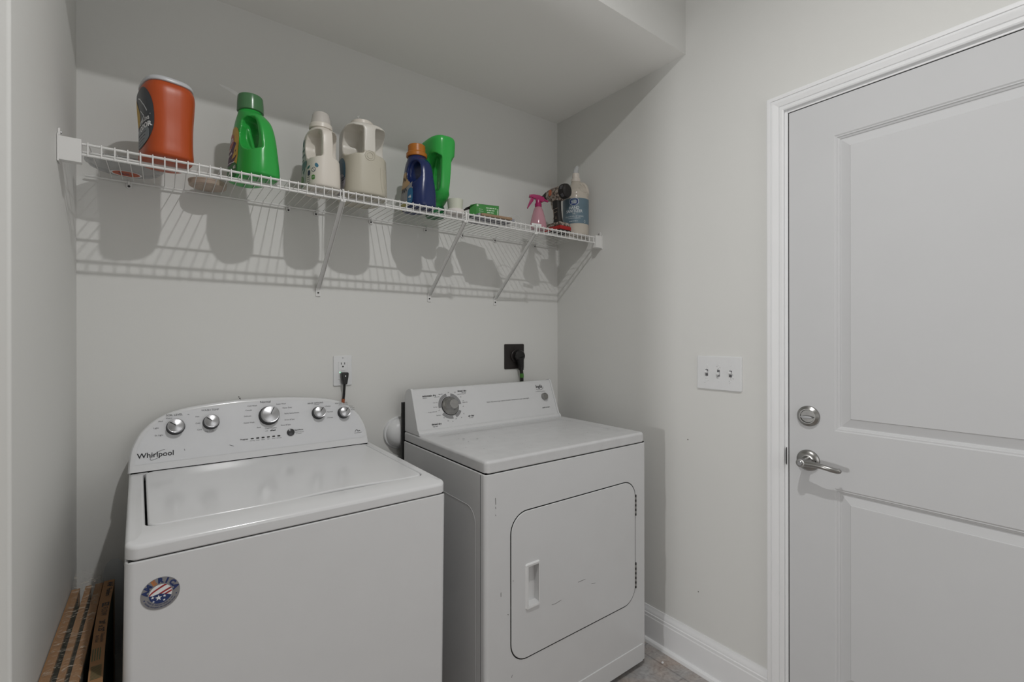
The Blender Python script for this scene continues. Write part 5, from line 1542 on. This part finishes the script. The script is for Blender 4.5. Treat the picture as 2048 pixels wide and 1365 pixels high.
# clear wrap over the bundle
wr = MB()
ny, nx = 34, 16
vs = []
rnd = random.Random(3)
for i in range(ny + 1):
    y = FY0 - 0.012 + (FY1 - FY0 + 0.030) * i / ny
    for k in range(nx + 1):
        s = k / nx
        if s < 0.2:
            x, z = 0.0012, 0.45 + (0.6055 - 0.45) * (s / 0.2)
        elif s < 0.8:
            q = (s - 0.2) / 0.6
            x, z = 0.0012 + 0.0660 * q, 0.6055 + 0.0025 * q
        else:
            x, z = 0.0672, 0.608 - 0.13 * (s - 0.8) / 0.2
        jit = 0.0022
        lift = 0.034 * max(0, (i / ny - 0.84) / 0.16) ** 2 if 0.2 <= s <= 0.8 else 0
        vs.append((max(0.0008, x + rnd.uniform(-jit, jit) * 0.15), y, z + rnd.uniform(0, jit * 1.3) + lift))
fs = [(i * (nx + 1) + k, i * (nx + 1) + k + 1, (i + 1) * (nx + 1) + k + 1, (i + 1) * (nx + 1) + k) for i in range(ny) for k in range(nx)]
wr.add(vs, fs)
WRAP = film('clear_wrap', (0.62, 0.55, 0.46, 1), 0.16, 0.10)
nt = WRAP.node_tree
bs = nt.nodes['Principled BSDF']
tcw = nt.nodes.new('ShaderNodeTexCoord'); mpw = nt.nodes.new('ShaderNodeMapping'); mpw.inputs['Scale'].default_value = (30, 70, 30); mpw.inputs['Rotation'].default_value = (0, 0, R(35))
nzw = nt.nodes.new('ShaderNodeTexNoise'); nzw.inputs['Scale'].default_value = 1.6; nzw.inputs['Detail'].default_value = 5; nzw.inputs['Distortion'].default_value = 1.5
rmw = nt.nodes.new('ShaderNodeMapRange'); rmw.inputs['From Min'].default_value = 0.52; rmw.inputs['From Max'].default_value = 0.72; rmw.inputs['To Min'].default_value = 0.07; rmw.inputs['To Max'].default_value = 0.60  # pale opaque streaks put the crinkle highlights into the film's alpha
bpw = nt.nodes.new('ShaderNodeBump'); bpw.inputs['Strength'].default_value = 0.6; bpw.inputs['Distance'].default_value = 0.004
nt.links.new(tcw.outputs['Object'], mpw.inputs['Vector']); nt.links.new(mpw.outputs['Vector'], nzw.inputs['Vector'])
nt.links.new(nzw.outputs['Fac'], rmw.inputs['Value']); nt.links.new(rmw.outputs['Result'], bs.inputs['Alpha'])
nt.links.new(nzw.outputs['Fac'], bpw.inputs['Height']); nt.links.new(bpw.outputs['Normal'], bs.inputs['Normal'])
tag(wr.build('plastic_wrap', WRAP, angle=70), 'crinkled clear plastic wrap around the bundle of air filters', 'plastic wrap')
# soft clear bag bulging behind the filters
vs, fs = loft([(0.40, 0, 0, 0.036, 0.004, 2), (0.50, 0, 0, 0.047, 0.012, 2), (0.58, 0.002, 0, 0.050, 0.016, 2), (0.64, 0.004, 0, 0.047, 0.014, 2), (0.672, 0.006, 0, 0.036, 0.008, 2), (0.684, 0.008, 0, 0.018, 0.003, 2)], nseg=32)
tag(MB().add([(0.084 + v[0] * 0.5, -0.074 + v[1], v[2] * 0.945) for v in vs], fs).build('plastic_bag', film('pale_bag', (0.42, 0.45, 0.48, 1), 0.35, 0.3), angle=60), 'pale clear plastic bag bulging behind the filters next to the washer', 'plastic bag')

# ------------------------------------------------------------------ scrap on the floor
tag(MB().prism(oval(1.770, -0.694, 0.006, 0.0045, 20, 12), lambda u, v, w: (u, v, 0.0002 + w), 0.0016, 0.0004).build('paper_scrap', WHT), 'tiny white scrap lying on the floor by the baseboard', 'paper scrap')
